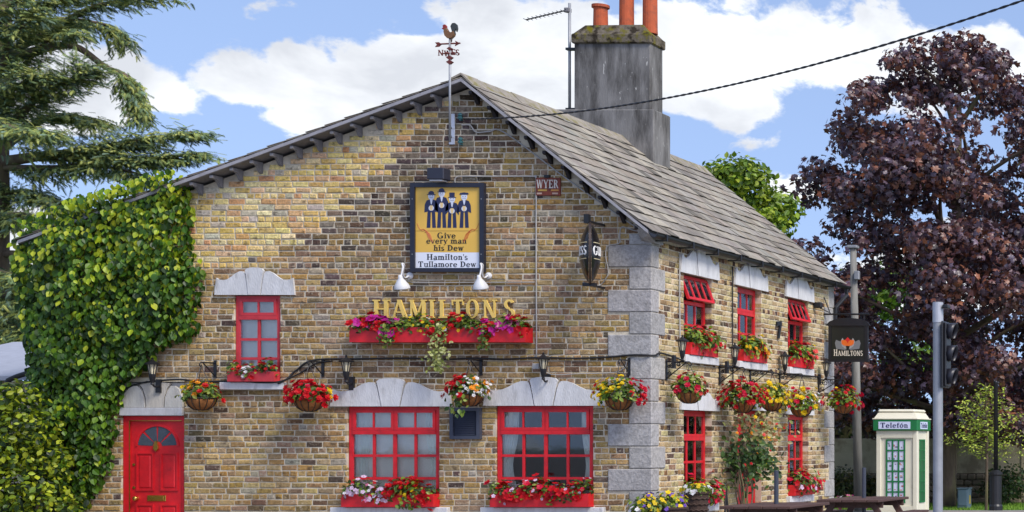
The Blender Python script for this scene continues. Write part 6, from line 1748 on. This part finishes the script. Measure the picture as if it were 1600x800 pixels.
# climbing rose at the side door
Yr = 2.75
rose = thing('climbing_rose', 'tall climbing rose with red and yellow blooms against the side door', 'climbing plant', (.25, Yr, .11))
rr = random.Random(41); mb = MB()
for k in range(12):
    u = Yr + rr.uniform(-.2, .45); mb.tube(smooth_path([(.3 + rr.uniform(-.1, .1), Yr + rr.uniform(-.1, .3), .11), (.25 + rr.uniform(-.1, .1), u, .8), (.22, u + rr.uniform(-.2, .3), 1.3), (.3, u + rr.uniform(-.4, .9), rr.uniform(1.6, 2.1))], 5), .011, 5)
mb.build('stem', M_BARK, rose, kind='stuff')
mb = MB()
for i in range(900):
    q = rr.random()
    u = Yr + .35 + rr.gauss(0, .34); z = rr.gauss(1.28, .22); d = .28 + rr.gauss(0, .16)
    c = srgb(*rr.choice([(52, 80, 34), (66, 94, 38), (44, 66, 30), (80, 106, 44)]))
    if q > .68:
        z = rr.gauss(1.78, .17); u = Yr + .65 + rr.gauss(0, .48); c = srgb(*rr.choice([(150, 150, 100), (172, 160, 118), (130, 136, 74), (150, 100, 60)]))
    mb.add(LEAF, Matrix.Translation((max(.05, d), u, z)) @ orient((rr.gauss(.5, .5), rr.gauss(-.5, .5), rr.gauss(.5, .5)), rr.uniform(0, 6.28), rr) @ Matrix.Scale(rr.uniform(.06, .12), 4), c)
mb.build('foliage', M_LEAF, rose, kind='stuff')
for i in range(26):
    M = Matrix.Translation((.38 + rr.uniform(-.1, .15), Yr + .5 + rr.gauss(0, .45), rr.gauss(1.62, .28))) @ orient((1, -.8, .5), 0, rr) @ Matrix.Scale(rr.uniform(.025, .045), 4)
    piece('flower', bloom_mesh(rr.choice(['red', 'coral', 'yellow', 'red', 'orange']), 'b')[0], M, rose)
cable('garden_hose', [(.12, 2.55, .11), (.12, 2.5, .5), (.1, 2.45, .9), (.13, 2.38, .5), (.12, 2.36, .11)], .018, M_CABLE, 'dark coiled hose hanging beside the side door', 6, 'hose')

# ------------------------------------------------------------------ cedar
YD = 10.0
cd = thing('cedar_tree', 'tall old cedar with flat tiers of grey green needles behind the creeper', 'tree', P(5, 800, YD))
rc = random.Random(13)
PD = lambda x, y, dy=0: P(x, y, YD + dy)
mb = MB(); mb.tube(smooth_path([PD(-22, 810), PD(-18, 600), PD(-8, 400), PD(-4, 200), PD(4, 60), PD(12, -60)], 5), list(np.linspace(.34, .10, 26)), 12); mb.build('trunk', M_BARK, cd, smooth=True)
SPRAY = [[], []]
ns = 13
for k in range(ns):
    q = k / (ns - 1); s = 1 if k % 2 else -1
    L = .34 * (1 - q * .55); an = s * (.95 - .55 * q)
    bx_, by_ = 0, q * .8
    tip = (math.sin(an) * L, by_ + math.cos(an) * L, -.07 - .12 * q)
    w = .05
    b = len(SPRAY[0]); SPRAY[0] += [(-w * math.cos(an), by_ + w * math.sin(an), .01), (w * math.cos(an), by_ - w * math.sin(an), .01), tip]; SPRAY[1].append((b, b + 1, b + 2))
b = len(SPRAY[0]); SPRAY[0] += [(-.03, 0, 0), (.03, 0, 0), (0, 1.12, -.16)]; SPRAY[1].append((b, b + 1, b + 2))
CEDC = [(138, 152, 86), (122, 140, 82), (158, 166, 90), (106, 128, 84), (172, 176, 98), (92, 114, 78), (120, 144, 122)]
needles = MB()
def bough(ctrl, r0, t0, twig, dens, droop=.25, spread=1.0):
    """limb through photo points, with flat sprays of needles from t0 to its end"""
    pts = smooth_path(ctrl, 6)
    m_ = MB(); m_.tube(pts, [r0 * (1 - .82 * i / (len(pts) - 1)) for i in range(len(pts))], 7); m_.build('limb', M_BARK, cd, smooth=True)
    n = len(pts)
    total = sum((pts[i + 1] - pts[i]).length for i in range(n - 1))
    for k in range(int(dens * total * .56)):
        q = t0 + (1 - t0) * rc.random(); i = min(int(q * (n - 1)), n - 2); o = pts[i].lerp(pts[i + 1], q * (n - 1) - i)
        ax = (pts[i + 1] - pts[i]).normalized()
        a = rc.uniform(0, 6.28); sd = Vector((math.cos(a), math.sin(a), rc.uniform(-.1, .22))) * .85 + ax * .75
        ln = twig * rc.uniform(.35, 1.0) * (1 - .35 * q) 
        e = o + sd.normalized() * ln * spread + Vector((0, 0, -droop * ln * rc.uniform(.3, 1.2)))
        m = max(3, int(ln / .05))
        for j in range(m):
            t = (j + rc.random()) / m
            p = o.lerp(e, t) + Vector((rc.gauss(0, .05), rc.gauss(0, .05), rc.gauss(0, .03)))
            d = (e - o).normalized() + Vector((rc.gauss(0, .55), rc.gauss(0, .55), rc.gauss(-.18, .22)))
            d.normalize()
            up = Vector((rc.gauss(0, .3), rc.gauss(-.12, .3), 1)); sd2 = d.cross(up).normalized(); up = sd2.cross(d)
            s = rc.uniform(.11, .23)
            M = Matrix(((sd2.x, d.x, up.x, p.x), (sd2.y, d.y, up.y, p.y), (sd2.z, d.z, up.z, p.z), (0, 0, 0, 1))) @ Matrix.Scale(s, 4)
            needles.add(SPRAY, M, srgb(*rc.choice(CEDC), rc.uniform(.75, 1.15)))
bough([PD(10, 150), PD(25, 80), PD(70, 55), PD(150, 10), PD(270, -6)], .13, .35, .8, 75)
bough([PD(15, 95), PD(60, 78), PD(115, 72), PD(165, 105), PD(195, 118), PD(215, 150), PD(222, 176)], .10, .62, .45, 120, .9)
bough([PD(12, 60), PD(50, 20, -1), PD(120, -10, -1), PD(190, -12, -.5)], .10, .2, .7, 90)
bough([PD(10, 130), PD(40, 60, .5), PD(90, 30, .8), PD(170, 40, .8), PD(190, 58, .8)], .08, .3, .6, 90, .6)
bough([PD(5, 215), PD(50, 160, -.8), PD(100, 130, -1), PD(140, 108, -1)], .10, .12, .9, 120)
bough([PD(0, 235), PD(60, 190, .8), PD(110, 180, 1), PD(150, 190, 1)], .10, .1, .9, 110)
bough([PD(-30, 190), PD(20, 140, -1.2), PD(60, 120, -1.4)], .09, .05, .8, 130)
bough([PD(-10, 255), PD(60, 244), PD(130, 236), PD(200, 222), PD(300, 206)], .13, .25, .85, 150, .3)
bough([PD(60, 246), PD(130, 246), PD(200, 250), PD(255, 246), PD(312, 240)], .09, .3, .75, 130, .35)
bough([PD(0, 262), PD(80, 262), PD(150, 258), PD(235, 276)], .08, .1, .6, 90, .8)
bough([PD(-20, 330), PD(30, 300), PD(70, 308), PD(118, 330)], .09, .05, .8, 150, .3)
bough([PD(-30, 350), PD(20, 335, -.6), PD(60, 340, -.8), PD(90, 352, -.8)], .08, .0, .8, 130, .4)
bough([PD(-20, 400), PD(20, 396), PD(50, 398)], .12, .6, .5, 60, .4)
bough([PD(0, 120, -1), PD(20, 60, -1.4), PD(60, 20, -1.6)], .07, .0, .8, 130, .4)
bough([PD(-10, 180, -1), PD(20, 200, -1.6), PD(70, 205, -1.8)], .07, .0, .9, 140, .35)
bough([PD(-10, 60, -1), PD(10, 20, -1.4), PD(40, -10, -1.6)], .07, .0, .8, 130, .4)
bough([PD(30, 110, -.6), PD(80, 60, -.9), PD(130, 50, -1)], .05, .0, .5, 110, .5)
for yy in (430, 470, 510, 550):
    bough([PD(-20, yy - 10, -.5), PD(20, yy, -.8), PD(75, yy + 8, -1.0)], .08, .0, .9, 190, .4)
    bough([PD(-20, yy - 25, 1.5), PD(30, yy - 10, 2), PD(85, yy, 2)], .08, .0, .9, 150, .4)
needles.build('needles', M_NEEDLE, cd, kind='stuff')
# dark trees further back at the cedar's foot
c0 = P(0, 500, 24); leafy('background_tree', 'dark green tree far behind the outbuilding', 'tree', (c0.x, 24, 0), [(c0.x + rm.uniform(-4, 2.5), 24 + rm.uniform(-1, 1), rm.uniform(2, 6.6), 1.5, 1.2) for _ in range(16)], 5000, .28, [(60, 80, 36), (46, 64, 32), (76, 92, 40)], M_LEAF, LEAF2, 22, trunk=([(c0.x, 24, 0), (c0.x, 24, 5)], [.3, .2]))
# lawn blades where the photo shows grass
rg = random.Random(9); mb = MB()
for i in range(9000):
    y = 12.8 + rg.random() * 4.6; c0 = P(rg.uniform(1290, 1640), 0, y)
    h = rg.uniform(.03, .09); a = rg.uniform(0, 6.28)
    mb.raw([(c0.x - math.cos(a) * .012, y - math.sin(a) * .012, 0), (c0.x + math.cos(a) * .012, y + math.sin(a) * .012, 0), (c0.x + rg.uniform(-.03, .03), y + rg.uniform(-.03, .03), h)], [(0, 1, 2)], srgb(*rg.choice([(110, 150, 40), (90, 130, 36), (128, 164, 50)])))
tag(mb.build('grass', M_GRASS), 'short bright grass blades on the lawn', None, None, 'stuff')
